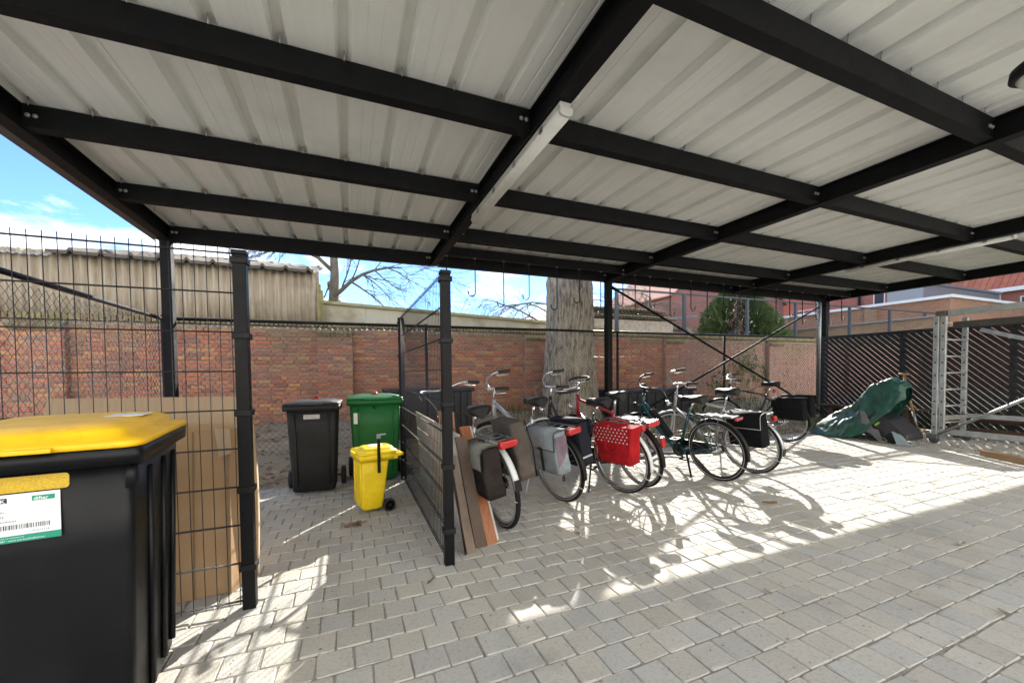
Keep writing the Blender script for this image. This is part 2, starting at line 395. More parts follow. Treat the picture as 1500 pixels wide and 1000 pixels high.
for key, yp in YPUR.items():
    for bay in range(4):
        if key == 'd' and bay == 0: continue
        x0, x1 = XG[bay]+.0505, XG[bay+1]-.0505
        zt = ZT-.002 if key != 'd' else ZT-.03
        zb = 2.902 if key != 'e' else 2.868
        m = MB(); t = .006
        m.box(x0, x1, yp, yp+t, zb, zt).box(x0, x1, yp+t+.0002, yp+.085, zb, zb+t).box(x0, x1, yp+t+.0002, yp+.085, zt-t, zt)
        m.box(x0, x1, yp+.079, yp+.085, zb+t+.0002, zb+.024).box(x0, x1, yp+.079, yp+.085, zt-.024, zt-t-.0002)
        p = m.build('purlin' if key != 'e' else 'eave_beam', STEEL, canopy)
        bz = 2.978 if key != 'd' else 2.95
        for xx in (x0+.028, x0+.066, x1-.028, x1-.066):
            if key == 'd' and (xx == x0+.066 or xx == x1-.066): continue
            bolt(xx, yp-.0002, bz, p)
# ribbed roof sheets
RP = .325; RX0 = -1.609-2*RP
def sheet_profile(x0, x1):
    pts = [(x0, 0)]; k = math.ceil((x0+.04-RX0)/RP)
    while RX0+k*RP < x1-.04:
        c = RX0+k*RP
        for dx, dz in ((-.046, 0), (-.024, .046), (.024, .046), (.046, 0)): pts.append((c+dx, dz))
        for s_ in (.125, .2):   # shallow stiffening swages in the pan
            if c+s_+.02 < x1:
                for dx, dz in ((-.008, 0), (-.004, .0022), (.004, .0022), (.008, 0)): pts.append((c+s_+dx, dz))
        k += 1
    pts.append((x1, 0)); return pts
xs = -2.14; k = 0
edge = RX0+.06
bounds = [-2.14]; e_ = RX0+3*RP+.052
while e_ < 10.9: bounds.append(e_); e_ += 3*RP
bounds.append(11.07)
for a, b in zip(bounds[:-1], bounds[1:]):
    pr = sheet_profile(a-.012, b+.012); zz = 3.0575+(.0032 if k % 2 else 0); k += 1
    m = MB(); n_ = len(pr)
    for y in (.10, 6.29):
        m.v += [(x, y, zz+z) for x, z in pr]; m.v += [(x, y, zz+z+.0015) for x, z in pr]
    for i in range(n_-1):
        m.f.append((i, 2*n_+i, 2*n_+i+1, i+1)); m.f.append((n_+i, n_+i+1, 3*n_+i+1, 3*n_+i))
        m.f.append((i, i+1, n_+i+1, n_+i)); m.f.append((2*n_+i, 3*n_+i, 3*n_+i+1, 2*n_+i+1))
    m.f += [(0, n_, 3*n_, 2*n_), (n_-1, 3*n_-1, 4*n_-1, 2*n_-1)]
    m.sm = [False]*len(m.f); m.mi = [0]*len(m.f)
    sh = m.build('roof_sheet', SHEET, canopy)
    s_ = MB()    # screw tips poking through the ribs at each purlin
    kk = math.ceil((a-RX0)/RP)
    while RX0+kk*RP < b:
        c = RX0+kk*RP
        for yp in list(YPUR.values())[1:]:
            s_.tube([(c+.004, yp-.012, zz+.036), (c+.004, yp-.012, zz-.018)], .004, 6)
        kk += 1
    if s_.v: s_.build('roofing_screws', BOLT, sh, kind='stuff')
# gutter along the back eave and edge flashings
m = MB(); yy = 6.292
m.box(-2.16, 11.09, yy, yy+.003, 2.94, 3.10).box(-2.16, 11.09, 6.205, 6.2918, 2.94, 2.943)
m.build('gutter', STEEL, canopy)
BROWN = mat('brown_flashing', (.045, .036, .034), .5, 0, (.06, .05, .046), 6)
m = MB().box(-2.175, -2.162, .08, 6.30, 2.90, 3.10).box(-2.1618, -2.09, .08, 6.2, 2.90, 2.903); m.build('edge_flashing', BROWN, canopy)
m = MB().box(11.092, 11.105, .08, 6.30, 2.90, 3.10); m.build('edge_flashing', BROWN, canopy)
# posts
def post(x, y, ztop=ZB-.012, w_=.11):
    m = MB().box(x-w_/2, x+w_/2, y-w_/2, y+w_/2, .012, ztop)
    p = m.build('post', STEEL, canopy, bevel=.006)
    MB().box(x-.1, x+.1, y-.1, y+.1, -.05, .0115).build('base_plate', STEEL, p)
    MB().box(x-.075, x+.075, y-.075, y+.075, ztop+.0003, ztop+.0117).build('head_plate', STEEL, p)
    return p
for x in (XG[0]+.005, XG[2], XG[4]-.05): post(x, 6.135)
for x in (XG[0]+.005, XG[2], XG[4]-.05): post(x, .25)
m = MB().tube([(10.70, 6.16, -.02), (10.70, 6.16, 2.83), (10.72, 6.2, 2.93)], .048, 16); m.build('downpipe', GALV, canopy)
# cross braces in the back plane of the right bays
def brace(p, q):
    p, q = Vector(p), Vector(q); b = MB().tube([p, q], .021, 12).build('brace', STEEL, canopy)
    d = (q-p).normalized()
    for c in (p, q): MB().obox(c, d*.07, (0, .006, 0), d.cross(Vector((0, 1, 0)))*.03).build('brace_lug', STEEL, b)
    MB().tube([p+(q-p)*.26-d*.05, p+(q-p)*.26+d*.05], .026, 10).build('turnbuckle', STEEL, b)
brace((4.54, 6.112, 2.77), (10.80, 6.112, -.03+.16)); brace((10.82, 6.160, 2.80), (4.54, 6.160, .13))
brace_x = None
# strip lights
LAMPW = mat('lamp_diffuser', (.70, .69, .64), .35, 0, (.62, .61, .55), 8, trans=0)
LAMPG = mat('lamp_housing', (.55, .54, .49), .5)
def strip_light(cx, y0, y1, z0, label, group):
    t = thing('strip_light', label, 'lamp', (cx, (y0+y1)/2, z0), group=group)
    sec = lambda y, s_: [Vector((cx+x*s_, y, z0+z)) for x, z in ((-.045, .05), (-.05, .03), (-.035, .006), (-.012, 0), (.012, 0), (.035, .006), (.05, .03), (.045, .05))]
    MB().loft([sec(y0+.02, 1), sec(y1-.02, 1)], True).build('diffuser', LAMPW, t)
    MB().box(cx-.042, cx+.042, y0+.01, y1-.01, z0+.0505, z0+.088).build('housing', LAMPG, t, bevel=.006)
    for y in (y0, y1): MB().loft([sec(y-.0, .9), sec(y+.02*(1 if y == y0 else -1)*.98, 1.05)], True).build('end_cap', LAMPG, t)
    for i in range(4):
        yy = y0+.25+(y1-y0-.5)*i/3; MB().box(cx-.056, cx-.0515, yy-.02, yy+.02, z0+.02, z0+.06).build('clip', GALV, t)
    MB().tube([(cx+.03, y0-.001, z0+.06), (cx+.035, y0-.05, z0+.065), (cx+.045, y0-.09, z0+.09)], .006, 8).build('cable', LAMPG, t)
    return t
strip_light(1.275, 2.16, 4.06, 2.793, 'white plastic strip light under the girder above the mesh partition', None)
strip_light(7.80, 2.24, 4.08, 2.835, 'grey strip light under the girder on the scaffold side of the shelter', None)
cdn = MB().tube([(1.42, 5.35, 3.02), (4.4, 5.35, 3.02)], .012, 8).tube([(4.55, 5.35, 3.02), (7.62, 5.35, 3.02)], .012, 8).tube([(7.76, 5.35, 3.02), (10.85, 5.35, 3.02)], .012, 8)
cdn.build('conduit', STEEL, canopy)
# round bulkhead lamp under the sheets near the front
bl = thing('bulkhead_lamp', 'round grey bulkhead lamp with black rim under the roof sheets', 'lamp', (2.93, .98, 2.75))
M_ = Matrix.Translation((3.345, .86, 2.80)) @ Matrix.Rotation(R(0), 4, 'X')
MB().lathe([(.02, .255), (.03, .02), (.10, .01), (.135, -.02), (.14, -.06), (.12, -.075)], 28, M_).build('rim', BLACKP, bl)
MB().lathe([(.118, -.070), (.10, -.095), (.05, -.11), (.001, -.112)], 28, M_).build('glass', LAMPW, bl)
# ------------------------------------------------------------------ bicycle hooks hanging from the rail
HOOK = mat('hook_steel', (.012, .012, .013), .5, .2)
rail = MB().box(1.33, 10.86, 5.556, 5.596, ZB-.004, ZB+.004); rail.build('hook_rail', STEEL, canopy)
hx = [1.32, 1.737, 2.182, 2.60, 3.085, 3.50, 3.91, 4.36, 4.62, 4.94, 5.40, 5.90, 6.31, 6.735, 7.185, 7.61, 8.25, 8.68, 9.10, 9.56, 10.03, 10.49]
for i, x in enumerate(hx):
    if i == 0: zb, side = 2.45, -1
    else: zb = (2.335, 2.205)[(i+1) % 2]; side = -1 if x < 4.5 else 1
    r_ = .052; pts = [Vector((x, 5.570, ZB-.0042)), Vector((x, 5.570, zb+r_))]
    for a in range(1, 10): an = R(180+20*a); pts.append(Vector((x+side*(r_+r_*math.cos(an)), 5.570, zb+r_+r_*math.sin(an))))
    pts.append(pts[-1]+Vector((side*.004, 0, .03)))
    o = MB().tube([p-Vector((x, 5.57, ZB)) for p in pts], .0088, 8).build('bicycle_hook', HOOK, loc=(x, 5.57, ZB))
    MB().lathe([(.017, -.011), (.017, -.0045)], 12, None, False).build('nut', BOLT, o, world=False)
    lens = 'long' if zb < 2.25 else 'short'
    where = 'between the partition and the middle post' if x < 4.5 else 'between the middle post and the downpipe'
    tag(o, f'{lens} steel hook on the rail {where}', 'hook', 'hooks hanging from the shelter rail')
# ------------------------------------------------------------------ welded mesh panels
FPOST = mat('fence_powdercoat', (.003, .003, .0036), .45, 0, (.005, .005, .006), 12, bump=.04, bscale=240, spec=.2)
WIRE = mat('mesh_wire', (.013, .012, .018), .45)
def mesh_post(t, x, y, clips, cd_):
    p = MB().box(x-.03, x+.03, y-.03, y+.03, -.05, 1.845).build('post', FPOST, t, bevel=.004)
    MB().box(x-.034, x+.034, y-.034, y+.034, 1.8452, 1.868).build('cap', BLACKP, p, bevel=.005)
    for z in clips:
        MB().obox((x+cd_[0]*.012, y+cd_[1]*.012, z), (.039, 0, 0), (0, .039, 0), (0, 0, .016)).build('clip', BLACKP, p, bevel=.004)
    return p
def mesh_panel(t, p, d, n, off=(0, 0)):
    """p start (x, y), d unit direction (x, y): vertical wires every 50 mm, twin horizontals every 200 mm"""
    nrm = (-d[1], d[0]); vw = MB(); hw = MB()
    for i in range(n+1):
        x, y = p[0]+d[0]*.05*i, p[1]+d[1]*.05*i
        vw.tube([(x, y, .02), (x, y, 1.88)], .0020, 5)
    Lh = .05*n
    for k in range(10):
        z = .04+.2012*k
        for s_ in (-1, 1):
            a = (p[0]+nrm[0]*.006*s_-d[0]*.012, p[1]+nrm[1]*.006*s_-d[1]*.012, z); b = (p[0]+d[0]*(Lh+.012)+nrm[0]*.006*s_, p[1]+d[1]*(Lh+.012)+nrm[1]*.006*s_, z)
            hw.tube([a, b], .0033, 5)
    vw.build('vertical_wires', WIRE, t); hw.build('horizontal_wires', WIRE, t)
CL = (.22, .63, 1.03, 1.43, 1.815)
lf = thing('mesh_fence', 'black welded mesh fence panel with post behind the large yellow lidded bin', 'fence', (-.505, 2.456, 0))
mesh_post(lf, -.505, 2.456, CL, (0, 0)); mesh_post(lf, -3.06, 2.456, CL, (0, 0)); mesh_panel(lf, (-.548, 2.45), (-1, 0), 50)
pf = thing('mesh_fence', 'black welded mesh partition between the small bins and the bicycles', 'fence', (.577, 3.6, 0))
mesh_post(pf, .577, 2.49, CL, (0, 0)); mesh_post(pf, .577, 4.752, CL, (0, 0)); mesh_panel(pf, (.565, 2.535), (0, 1), 43)

# ------------------------------------------------------------------ chain link fence
CLW = mat('chain_link_wire', (.075, .075, .072), .35, .6)
def chain_link(mb, p, d, length, z0, z1, pitch=.080, r_=.0021, skip=None):
    nrm = (-d[1], d[0]); n = int(length/pitch*2); h = pitch/2
    m_ = int((z1-z0)/h)
    for i in range(n):
        # each picket wire zigzags between two neighbouring columns
        pts = []
        for k in range(m_+1):
            s_ = (i + ((k+i) % 2))*h; off = .0025*(1 if k % 2 else -1)
            pts.append((p[0]+d[0]*s_+nrm[0]*off, p[1]+d[1]*s_+nrm[1]*off, z0+k*h))
        mb.tube(pts, r_, 4, False)
cf = thing('chain_link_fence', 'black chain link fence with round posts along the soil bed before the brick wall', 'fence', (4, 6.27, 0))
FY, FX, FH = 6.27, -2.13, 1.945
chain_link(m := MB(), (FX, FY), (1, 0), 13.1, .05, 1.93); m.build('wire_netting', CLW, cf)
MB().tube([(FX, FY, FH), (10.68, FY, FH+.055)], .021, 12).build('top_rail', FPOST, cf)
for x in (FX, 1.15, 4.80, 7.65):
    p = MB().tube([(x, FY+.028, -.1), (x, FY+.028, FH+.03)], .024 if x > FX else .028, 14).build('post', FPOST, cf)
    MB().lathe([(.026, 0), (.026, .012), (.014, .024)], 12, Matrix.Translation((x, FY+.028, FH+.0302))).build('cap', BLACKP, p)
for z in (.6, 1.02, 1.5): MB().tube([(FX, FY-.008, z), (10.68, FY-.008, z)], .0018, 5).build('tension_wire', CLW, cf)
cl2 = thing('chain_link_fence', 'black chain link fence running along the side of the shelter below the blue sky', 'fence', (FX, 4, 0))
chain_link(m := MB(), (FX, 1.4), (0, 1), 4.8, .05, 1.93); m.build('wire_netting', CLW, cl2)
MB().tube([(FX, 1.2, FH-.003), (FX, FY-.03, FH-.003)], .023, 12).build('top_rail', FPOST, cl2)
for y in (1.2, 3.7):
    p = MB().tube([(FX-.045, y, -.1), (FX-.045, y, FH+.03)], .024, 14).build('post', FPOST, cl2)
# ------------------------------------------------------------------ diagonal lattice fence on the right
LAT = mat('black_stained_wood', (.009, .0085, .009), .6, 0, (.030, .027, .025), 12, (.4, .7), bump=.2, bscale=60)
lat = thing('lattice_fence', 'black wooden fence of diagonal slats beside the green tarpaulin', 'fence', (10.5, 4, 0))
LX, LY0, LY1, LZ0, LZ1 = 10.52, 1.35, 5.98, .03, 1.965
pv = .113
def slat_len(b):   # line z = LZ0 + (y - LY0) + b, clipped to the frame
    ya = max(LY0, LY0-b); yb = min(LY1, LY0-b+(LZ1-LZ0)); return ya, yb
b = -(LY1-LY0)+.03
while b < (LZ1-LZ0)-.02:
    ya, yb = slat_len(b)
    if yb-ya > .05:
        za, zb_ = LZ0+(ya-LY0)+b, LZ0+(yb-LY0)+b
        MB().obox((LX, (ya+yb)/2, (za+zb_)/2), (0, (yb-ya)/2, (zb_-za)/2), (.007, 0, 0), (0, -.0228, .0228)).build('slat', LAT, lat)
    b += pv
for z in (LZ0, LZ1): MB().box(LX-.022, LX+.022, LY0-.02, LY1, z-.035 if z > 1 else z-.01, z+.03).build('rail', LAT, lat, bevel=.004)
for y in (LY0, 3.02, 4.5, LY1):
    MB().box(LX+.023, LX+.095, y-.045, y+.045, -.1, LZ1+.03).build('post', LAT, lat, bevel=.004)

# ------------------------------------------------------------------ wheelie bins
def bin_mat(name, c, rough=.42, spec=.4): return mat(name, c, rough, 0, tuple(min(1, q*1.18+.002) for q in c), 5, bump=.05, bscale=180, dirt=tuple(q*.88+.006 for q in c), dscale=11, dpos=(.52, .80), spec=spec)
BB = bin_mat('bin_black', (.0035, .0038, .005), .38, .25); BG = bin_mat('bin_green', (.012, .115, .030), .45, .25); BY = bin_mat('bin_yellow', (.88, .62, .012)); BGR = bin_mat('bin_charcoal', (.011, .011, .012), .6, .3)
BLID = bin_mat('lid_yellow', (.80, .47, .008)); LIDB = bin_mat('lid_charcoal', (.011, .011, .012), .55, .4)
RED = mat('red_plastic', (.35, .012, .012), .35); WHITE = mat('sticker_white', (.72, .73, .75), .5); TEALG = mat('sticker_green', (.006, .26, .17), .5); INK = mat('print_ink', (.02, .02, .025), .6)
def wheelie(name, label, W, D, H, body, lidm, loc, rz, wheel_r=.10, dome=.06, group=None, wb=.80, fi=.17, wx=.44):
    """local axes: front faces -Y; handle and wheels at the back (+Y)"""
    t = thing(name, label, 'bin', loc, (0, 0, rz), group)
    zr = H-dome-.035           # top of body below the rim
    fb, ft = -D*.5+D*fi, -D*.5+.035       # front face at base and top
    bb, bt = D*.5-.16, D*.5-.10
    def ring(k, z, grow=0):
        y0 = fb+(ft-fb)*k-grow; y1 = bb+(bt-bb)*k+grow; ww = (W*wb+(W*.93-W*wb)*k)+2*grow
        return rrect(ww, y1-y0, .028, z, 4, 0, (y0+y1)/2)
    b = MB(); b.loft([ring(-.02, .025, -.02), ring(0, .045)]+[ring(k, .045+(zr-.045)*k) for k in (.3, .34, .7, 1)], True)
    bo = b.build('body', body, t, world=False)
    pn = MB() if wx > .4 else None      # recessed panel ribs on front and sides
    for k0, k1, xx in (((.06, .94, -.30), (.06, .94, .30)) if pn else ()):
        def fp(k, x): return Vector((x*W, fb+(ft-fb)*k-.004, .045+(zr-.045)*k))
        a, c_ = fp(k0, xx*.98), fp(k1, xx*1.06)
        pn.tube([a, c_], .009, 8, True, False, 1)
    if pn: pn.build('front_ribs', body, t, world=False)
    rim = MB(); rim.loft([ring(1, zr-.001, .002), ring(1, zr-.02, .028), ring(1, zr+.030, .032), ring(1, zr+.034, .018), ring(1, zr+.020, -.01)], False).build('rim', body, t, world=False)
    MB().box(-W*.46, W*.46, bt+.0, D*.5-.02, zr-.03, zr+.03).build('hinge_block', body, t, world=False, bevel=.012)
    MB().tube([(-W*.40, D*.5-.02, zr+.005), (-W*.40, D*.5+.02, zr+.008), (W*.40, D*.5+.02, zr+.008), (W*.40, D*.5-.02, zr+.005)], .016, 10).build('handle', body, t, world=False)
    # lid: flat skirt, sloped step, shallow dome
    def lr(g_, z, sx=1.0): 
        y0, y1 = ft-.030-g_, D*.5-.03+g_*.3
        return rrect((W*.93+.06+2*g_)*sx, y1-y0, .05, z, 4, 0, (y0+y1)/2)
    zl = zr+.0345
    ld = MB(); ld.loft([lr(0, zl-.0+.0005), lr(.002, zl+.014), lr(-.004, zl+.022), lr(-.052, zl+.027), lr(-.060, zl+dome*.70), lr(-.075, zl+dome*.82), lr(-.12, zl+dome*.97), lr(-.16, zl+dome)], True)
    lo = ld.build('lid', lidm, t, world=False)
    MB().box(-W*.20, W*.20, ft-.052, ft-.030, zl+.002, zl+.016).build('lid_grip', lidm, lo, world=False, bevel=.004)
    for s_ in (-1, 1):
        Mw = Matrix.Translation((s_*(W*wx+.012), D*.5-.115, wheel_r)) @ Matrix.Rotation(math.pi/2, 4, 'Y')
        wh = MB().lathe([(wheel_r*.72, -.020), (wheel_r*.97, -.021), (wheel_r, -.012), (wheel_r, .012), (wheel_r*.97, .021), (wheel_r*.72, .020)], 28, Mw, True, False)
        wo = wh.build('wheel', RUBBER, t, world=False)
        MB().lathe([(.02, -.024), (wheel_r*.25, -.02), (wheel_r*.72, -.012), (wheel_r*.72, .012), (wheel_r*.25, .02), (.02, .024)], 18, Mw).build('hub', BLACKP, wo, world=False)
    MB().tube([(-W*wx, D*.5-.115, wheel_r), (W*wx, D*.5-.115, wheel_r)], .010, 8).build('axle', BLACKP, t, world=False)
    return t, dict(zr=zr, ft=ft, fb=fb, zl=zl, W=W, D=D, front=lambda z: fb+(ft-fb)*(z-.045)/(zr-.045))
# 1: big paper bin, black with yellow lid, close to the camera
big, I = wheelie('wheelie_bin', 'large black wheelie bin with yellow lid and printed address label', .62, .74, 1.072, BB, BLID, (-.980, 1.955, 0), R(7), .10, .070, wb=.84, fi=.09, wx=.33)
for yy in (-.16, .02, .17):     # moulded ribs down the side of the bin
    MB().tube([(.31*.868+.001, yy*.86, .09), (.31*.925+.002, yy, I['zr']-.06)], .011, 8).build('side_rib', BB, big, world=False)
MB().tube([(.31*.90, I['ft']+.02, I['zr']-.10), (.31*.90, I['ft']+.02, I['zr']-.03)], .02, 8).build('rim_gusset', BB, big, world=False)
fa = math.atan2(I['ft']-I['fb'], I['zr']-.045)
FM = lambda x, z, o=.0016: Matrix.Translation((x, I['front'](z)-o, z)) @ Matrix.Rotation(math.pi/2+fa, 4, 'X')
def on_front(me_or_mb, name, m, x, z, o, parent):
    ob = me_or_mb
    ob.parent = parent; ob.matrix_local = FM(x, z, o); return ob
def flat_rect(x0, x1, y0, y1, name, m, parent, o_, lab=None, mesh=None):
    me = mesh or MB().box(x0, x1, y0, y1, -.0006, .0).mesh(name, m)
    ob = bpy.data.objects.new(name, me); COL.objects.link(ob); ob.parent = parent
    ob.matrix_local = o_
    return ob
# yellow reflective strip and label: origin at label's upper right corner in face coordinates
LX0, LZ0_ = .112, .885
face = FM(LX0, LZ0_, .0022)
strip = flat_rect(0, 0, 0, 0, 'yellow_strip', None, big, face, mesh=MB().loft([rrect(.40, .046, .010, 0, 4, -.170, .027), rrect(.40, .046, .010, .0015, 4, -.170, .027)]).mesh('yellow_strip', mat('strip_yellow', (.50, .31, .004), .45, 0, (.60, .40, .02), 260, (.45, .55))))
lbl = flat_rect(-.205, 0, -.205, 0, 'address_label', WHITE, big, FM(LX0, LZ0_, .0025), mesh=MB().box(-.205, .012, -.196, .0, 0, .0006).mesh('address_label', WHITE))
lbl.scale = (.80, .72, 1)
def on_label(body, x, y, size, m, bold=False, dz=.0009):
    me = text_mesh(body, size, bold=bold); me.materials.clear(); me.materials.append(m)
    ob = bpy.data.objects.new('lettering', me); COL.objects.link(ob); ob.parent = lbl; ob.location = (x, y, dz)
def label_rect(x0, x1, y0, y1, m, name='printed_block', dz=.0007):
    me = MB().box(x0, x1, y0, y1, .0006, dz).mesh(name, m); ob = bpy.data.objects.new(name, me); COL.objects.link(ob); ob.parent = lbl
label_rect(-.205, .012, -.196, -.168, TEALG); 
label_rect(-.190, -.166, -.034, -.014, TEALG); label_rect(-.164, -.124, -.034, -.014, INK); label_rect(-.062, -.002, -.034, -.014, TEALG)
on_label('IOK', -.162, -.0315, .019, WHITE, True); on_label('diftar', -.058, -.031, .018, WHITE, True); on_label('P', -.183, -.0315, .017, WHITE, True)
on_label('Kerkplein', -.185, -.074, .0135, INK); on_label('24 / B002', -.185, -.094, .0135, INK); on_label('2300 Turnhout', -.185, -.113, .0135, INK)
on_label('PAP0240', -.185, -.160, .0105, INK); on_label('101012118', -.066, -.160, .0105, INK)
on_label('\u00a9 0800 97 687  www.iok.be/afvalbeheer', -.190, -.190, .0098, WHITE); on_label('voor vragen over uw container bel', -.180, -.178, .0068, WHITE)
bx = -.165; q = random.Random(4)
while bx < -.020:
    bw = q.choice((.0012, .0022, .0032)); label_rect(bx, bx+bw, -.143, -.124, INK, 'barcode_bar'); bx += bw+q.choice((.0012, .002, .003))
MB().box(.11, .225, .05, .18, I['zl']+.0685, I['zl']+.0707).build('lid_sticker', WHITE, big, world=False)
# 2, 3: charcoal and green bins by the soil bed
bk, I2 = wheelie('wheelie_bin', 'charcoal wheelie bin with red lid catch standing at the soil bed', .495, .55, .962, BGR, LIDB, (-.335, 4.70, 0), R(-3), .10, .045, wx=.50)
MB().loft([rrect(.15, .046, .006, 0), rrect(.15, .046, .006, .003)]).xf(Matrix.Translation((0, I2['front'](.80)-.001, .80)) @ Matrix.Rotation(math.pi/2+.1, 4, 'X')).build('name_plate', mat('plate_grey', (.42, .42, .42), .6, 0, (.3, .3, .3), 30), bk, world=False)
gr, I3 = wheelie('wheelie_bin', 'green wheelie bin with red lid catch behind the small yellow bin', .575, .66, .985, BG, BG, (.285, 4.93, 0), R(-2), .115, .045, wx=.47)
MB().loft([rrect(.055, .12, .004, 0), rrect(.055, .12, .004, .002)]).xf(Matrix.Translation((-.20, I3['front'](.74)-.006, .74)) @ Matrix.Rotation(math.pi/2+.1, 4, 'X')).build('sticker', WHITE, gr, world=False)
MB().tube([(-.02, I3['ft']-.02, .88), (-.02, I3['ft']-.02, .85), (.01, I3['ft']-.02, .85)], .006, 6).build('catch', BLACKP, gr, world=False)
for t, i_, y in ((bk, I2, .10), (gr, I3, .0)):
    Md = Matrix.Translation((.0, y, i_['zl']+.040))
    MB().lathe([(.035, 0), (.035, .015), (.026, .031), (.012, .038), (.001, .039)], 20, Md).build('red_catch', RED, t, world=False)
# 4: small yellow bin with upright black lock bar, its back turned to the partition
ye, I4 = wheelie('small_bin', 'small yellow wheelie bin with upright black locking bar', .345, .37, .575, BY, BY, (.215, 3.835, 0), R(-78), .055, .055, wb=.86, fi=.08)
MB().box(.193, .205, -.035, -.008, .36, .66).build('locking_bar', BLACKP, ye, world=False, bevel=.004)
MB().box(.191, .207, -.04, -.003, .6602, .70).build('bar_cap', GALV, ye, world=False, bevel=.004)
MB().box(.192, .206, -.002, .04, .69, .70).build('bar_hook', GALV, ye, world=False)
MB().box(-.05, .06, -.06, .06, I4['zl']+.0545, I4['zl']+.0565).build('lid_sticker', WHITE, ye, world=False)

# ------------------------------------------------------------------ cardboard behind the mesh fence
CARD = mat('cardboard', (.31, .195, .10), .9, 0, (.37, .24, .13), 2.5, bump=.10, bscale=30, bstretch=(30, 1, .2))
CARDL = mat('cardboard_light', (.39, .285, .185), .9, 0, (.33, .235, .145), 3, (.3, .7), (60, 1, .3), bump=.25, bscale=8, bstretch=(30, 1, .05))
def panel(name, label, pts, th, m, group=None):
    """flat board from a world-space quad, thickness along its normal"""
    pts = [Vector(p) for p in pts]; nrm = (pts[1]-pts[0]).cross(pts[3]-pts[0]).normalized()*th; n_ = len(pts)
    base = pts[0].copy()
    mb = MB(); mb.loft([[p-base for p in pts], [p-base+nrm for p in pts]], True, False, False)
    o = mb.build(name, m, loc=base, bevel=.0015)
    return tag(o, label, 'cardboard' if 'card' in name else 'board', group)
panel('cardboard_sheet', 'wide flattened corrugated cardboard sheet standing behind the folded box', [(-1.72, 2.98, 0), (-.60, 2.93, 0), (-.62, 3.12, 1.085), (-1.60, 3.14, 1.10)], .018, CARDL)
bxf = thing('cardboard_box', 'tall folded brown cardboard box standing against the mesh fence', 'box', (-.9, 2.75, 0))
MB().obox((-.945, 2.665, .46), (.305, .02, 0), (0, .004, 0), (0, .03, .455)).build('front_panel', CARD, bxf)
MB().obox((-.605, 2.75, .46), (.028, .085, 0), (.0035, -.001, 0), (0, .03, .455)).build('side_panel', CARD, bxf)
MB().obox((-.945, 2.80, .47), (.30, .02, 0), (0, .0045, 0), (0, .03, .465)).build('back_panel', CARD, bxf)
MB().obox((-1.02, 2.6565, .46), (.026, .0017, 0), (0, .0008, 0), (0, .03, .455)).build('packing_tape', mat('brown_tape', (.36, .22, .10), .3), bxf)
MB().obox((-.80, 2.667, .46), (.004, .0003, 0), (0, .0006, 0), (0, .03, .455)).build('crease', mat('crease_brown', (.20, .125, .065), .9), bxf)  # fold line drawn as a darker strip
MB().add([(-.70, 2.690, .93), (-.63, 2.70, .92), (-.60, 2.60, .80), (-.66, 2.60, .78)], [(0, 1, 2, 3)]).add([(-.70, 2.694, .932), (-.63, 2.704, .922), (-.60, 2.604, .802), (-.66, 2.604, .782)], [(3, 2, 1, 0)]).build('torn_flap', CARDL, bxf)
m = MB(); rings = []
for i in range(9):
    z = .0+.93*i/8; bul = .012*math.sin(math.pi*i/8)
    rings.append([Vector((-.54+bul, 2.80, z)), Vector((-.53+bul, 2.825, z)), Vector((-.95, 3.0, z)), Vector((-.95, 2.985, z))])
tag(m.loft(rings, True, False, True).build('cardboard_sheet', CARDL), 'bowed cardboard sheet poking out past the fence post', 'cardboard')
# ------------------------------------------------------------------ boards against the partition
OLDW = mat('weathered_board', (.20, .15, .115), .85, 0, (.11, .08, .06), 5, (.35, .65), (1, 2, .15), bump=.3, bscale=16, bstretch=(1, 14, .4))
OLDW2 = mat('pale_board', (.62, .54, .44), .85, 0, (.48, .40, .31), 4, (.35, .65), (1, .6, 3), bump=.2, bscale=16, bstretch=(1, 1, 14))
ORW = mat('orange_varnished_wood', (.30, .095, .020), .42, 0, (.20, .055, .012), 6, (.35, .65), (8, 8, .4), bump=.08, bscale=12, bstretch=(10, 10, .4))
DKW = mat('dark_brown_wood', (.055, .032, .020), .6, 0, (.09, .055, .035), 8, (.3, .7), (8, 8, .5))
tpn = thing('timber_panel', 'weathered panel of pale horizontal boards standing behind the mesh partition', 'board', (.77, 3.95, 0))
for i in range(4):
    za, zb_ = .004+.193*i, .188+.193*i; xa, xb = .800-.075*za, .800-.075*zb_
    MB().loft([[Vector((xa, 2.84+.01*i, za)), Vector((xa, 4.92-.015*i, za)), Vector((xb, 4.92-.015*i, zb_)), Vector((xb, 2.84+.01*i, zb_))], [Vector((xa+.02, 2.84+.01*i, za)), Vector((xa+.02, 4.92-.015*i, za)), Vector((xb+.02, 4.92-.015*i, zb_)), Vector((xb+.02, 2.84+.01*i, zb_))]], True, False, False).build('plank', OLDW2, tpn, bevel=.003)
for y in (3.2, 4.6): MB().bar((.828, y, .01), (.770, y, .76), .05, .02, (1, 0, 0)).build('batten', OLDW, tpn)
panel('wooden_board', 'orange panel leaning behind the pale board on the partition', [(.86, 3.25, .0), (.86, 3.85, .0), (.79, 3.80, .86), (.79, 3.22, .90)], .016, mat('orange_panel', (.42, .20, .11), .6, 0, (.36, .16, .085), 8))
panel('wooden_plank', 'orange varnished plank leaning against the partition post', [(.890, 2.64, 0), (.975, 2.66, 0), (.880, 3.02, .81), (.797, 3.00, .81)], -.026, ORW)
panel('wooden_plank', 'dark brown plank leaning beside the orange plank', [(.800, 2.63, 0), (.885, 2.64, 0), (.800, 2.83, .76), (.715, 2.825, .76)], -.024, DKW)
panel('wooden_plank', 'weathered plank with frayed end leaning next to the dark plank', [(.720, 2.56, 0), (.785, 2.57, 0), (.712, 2.80, .62), (.655, 2.795, .62)], -.030, OLDW)
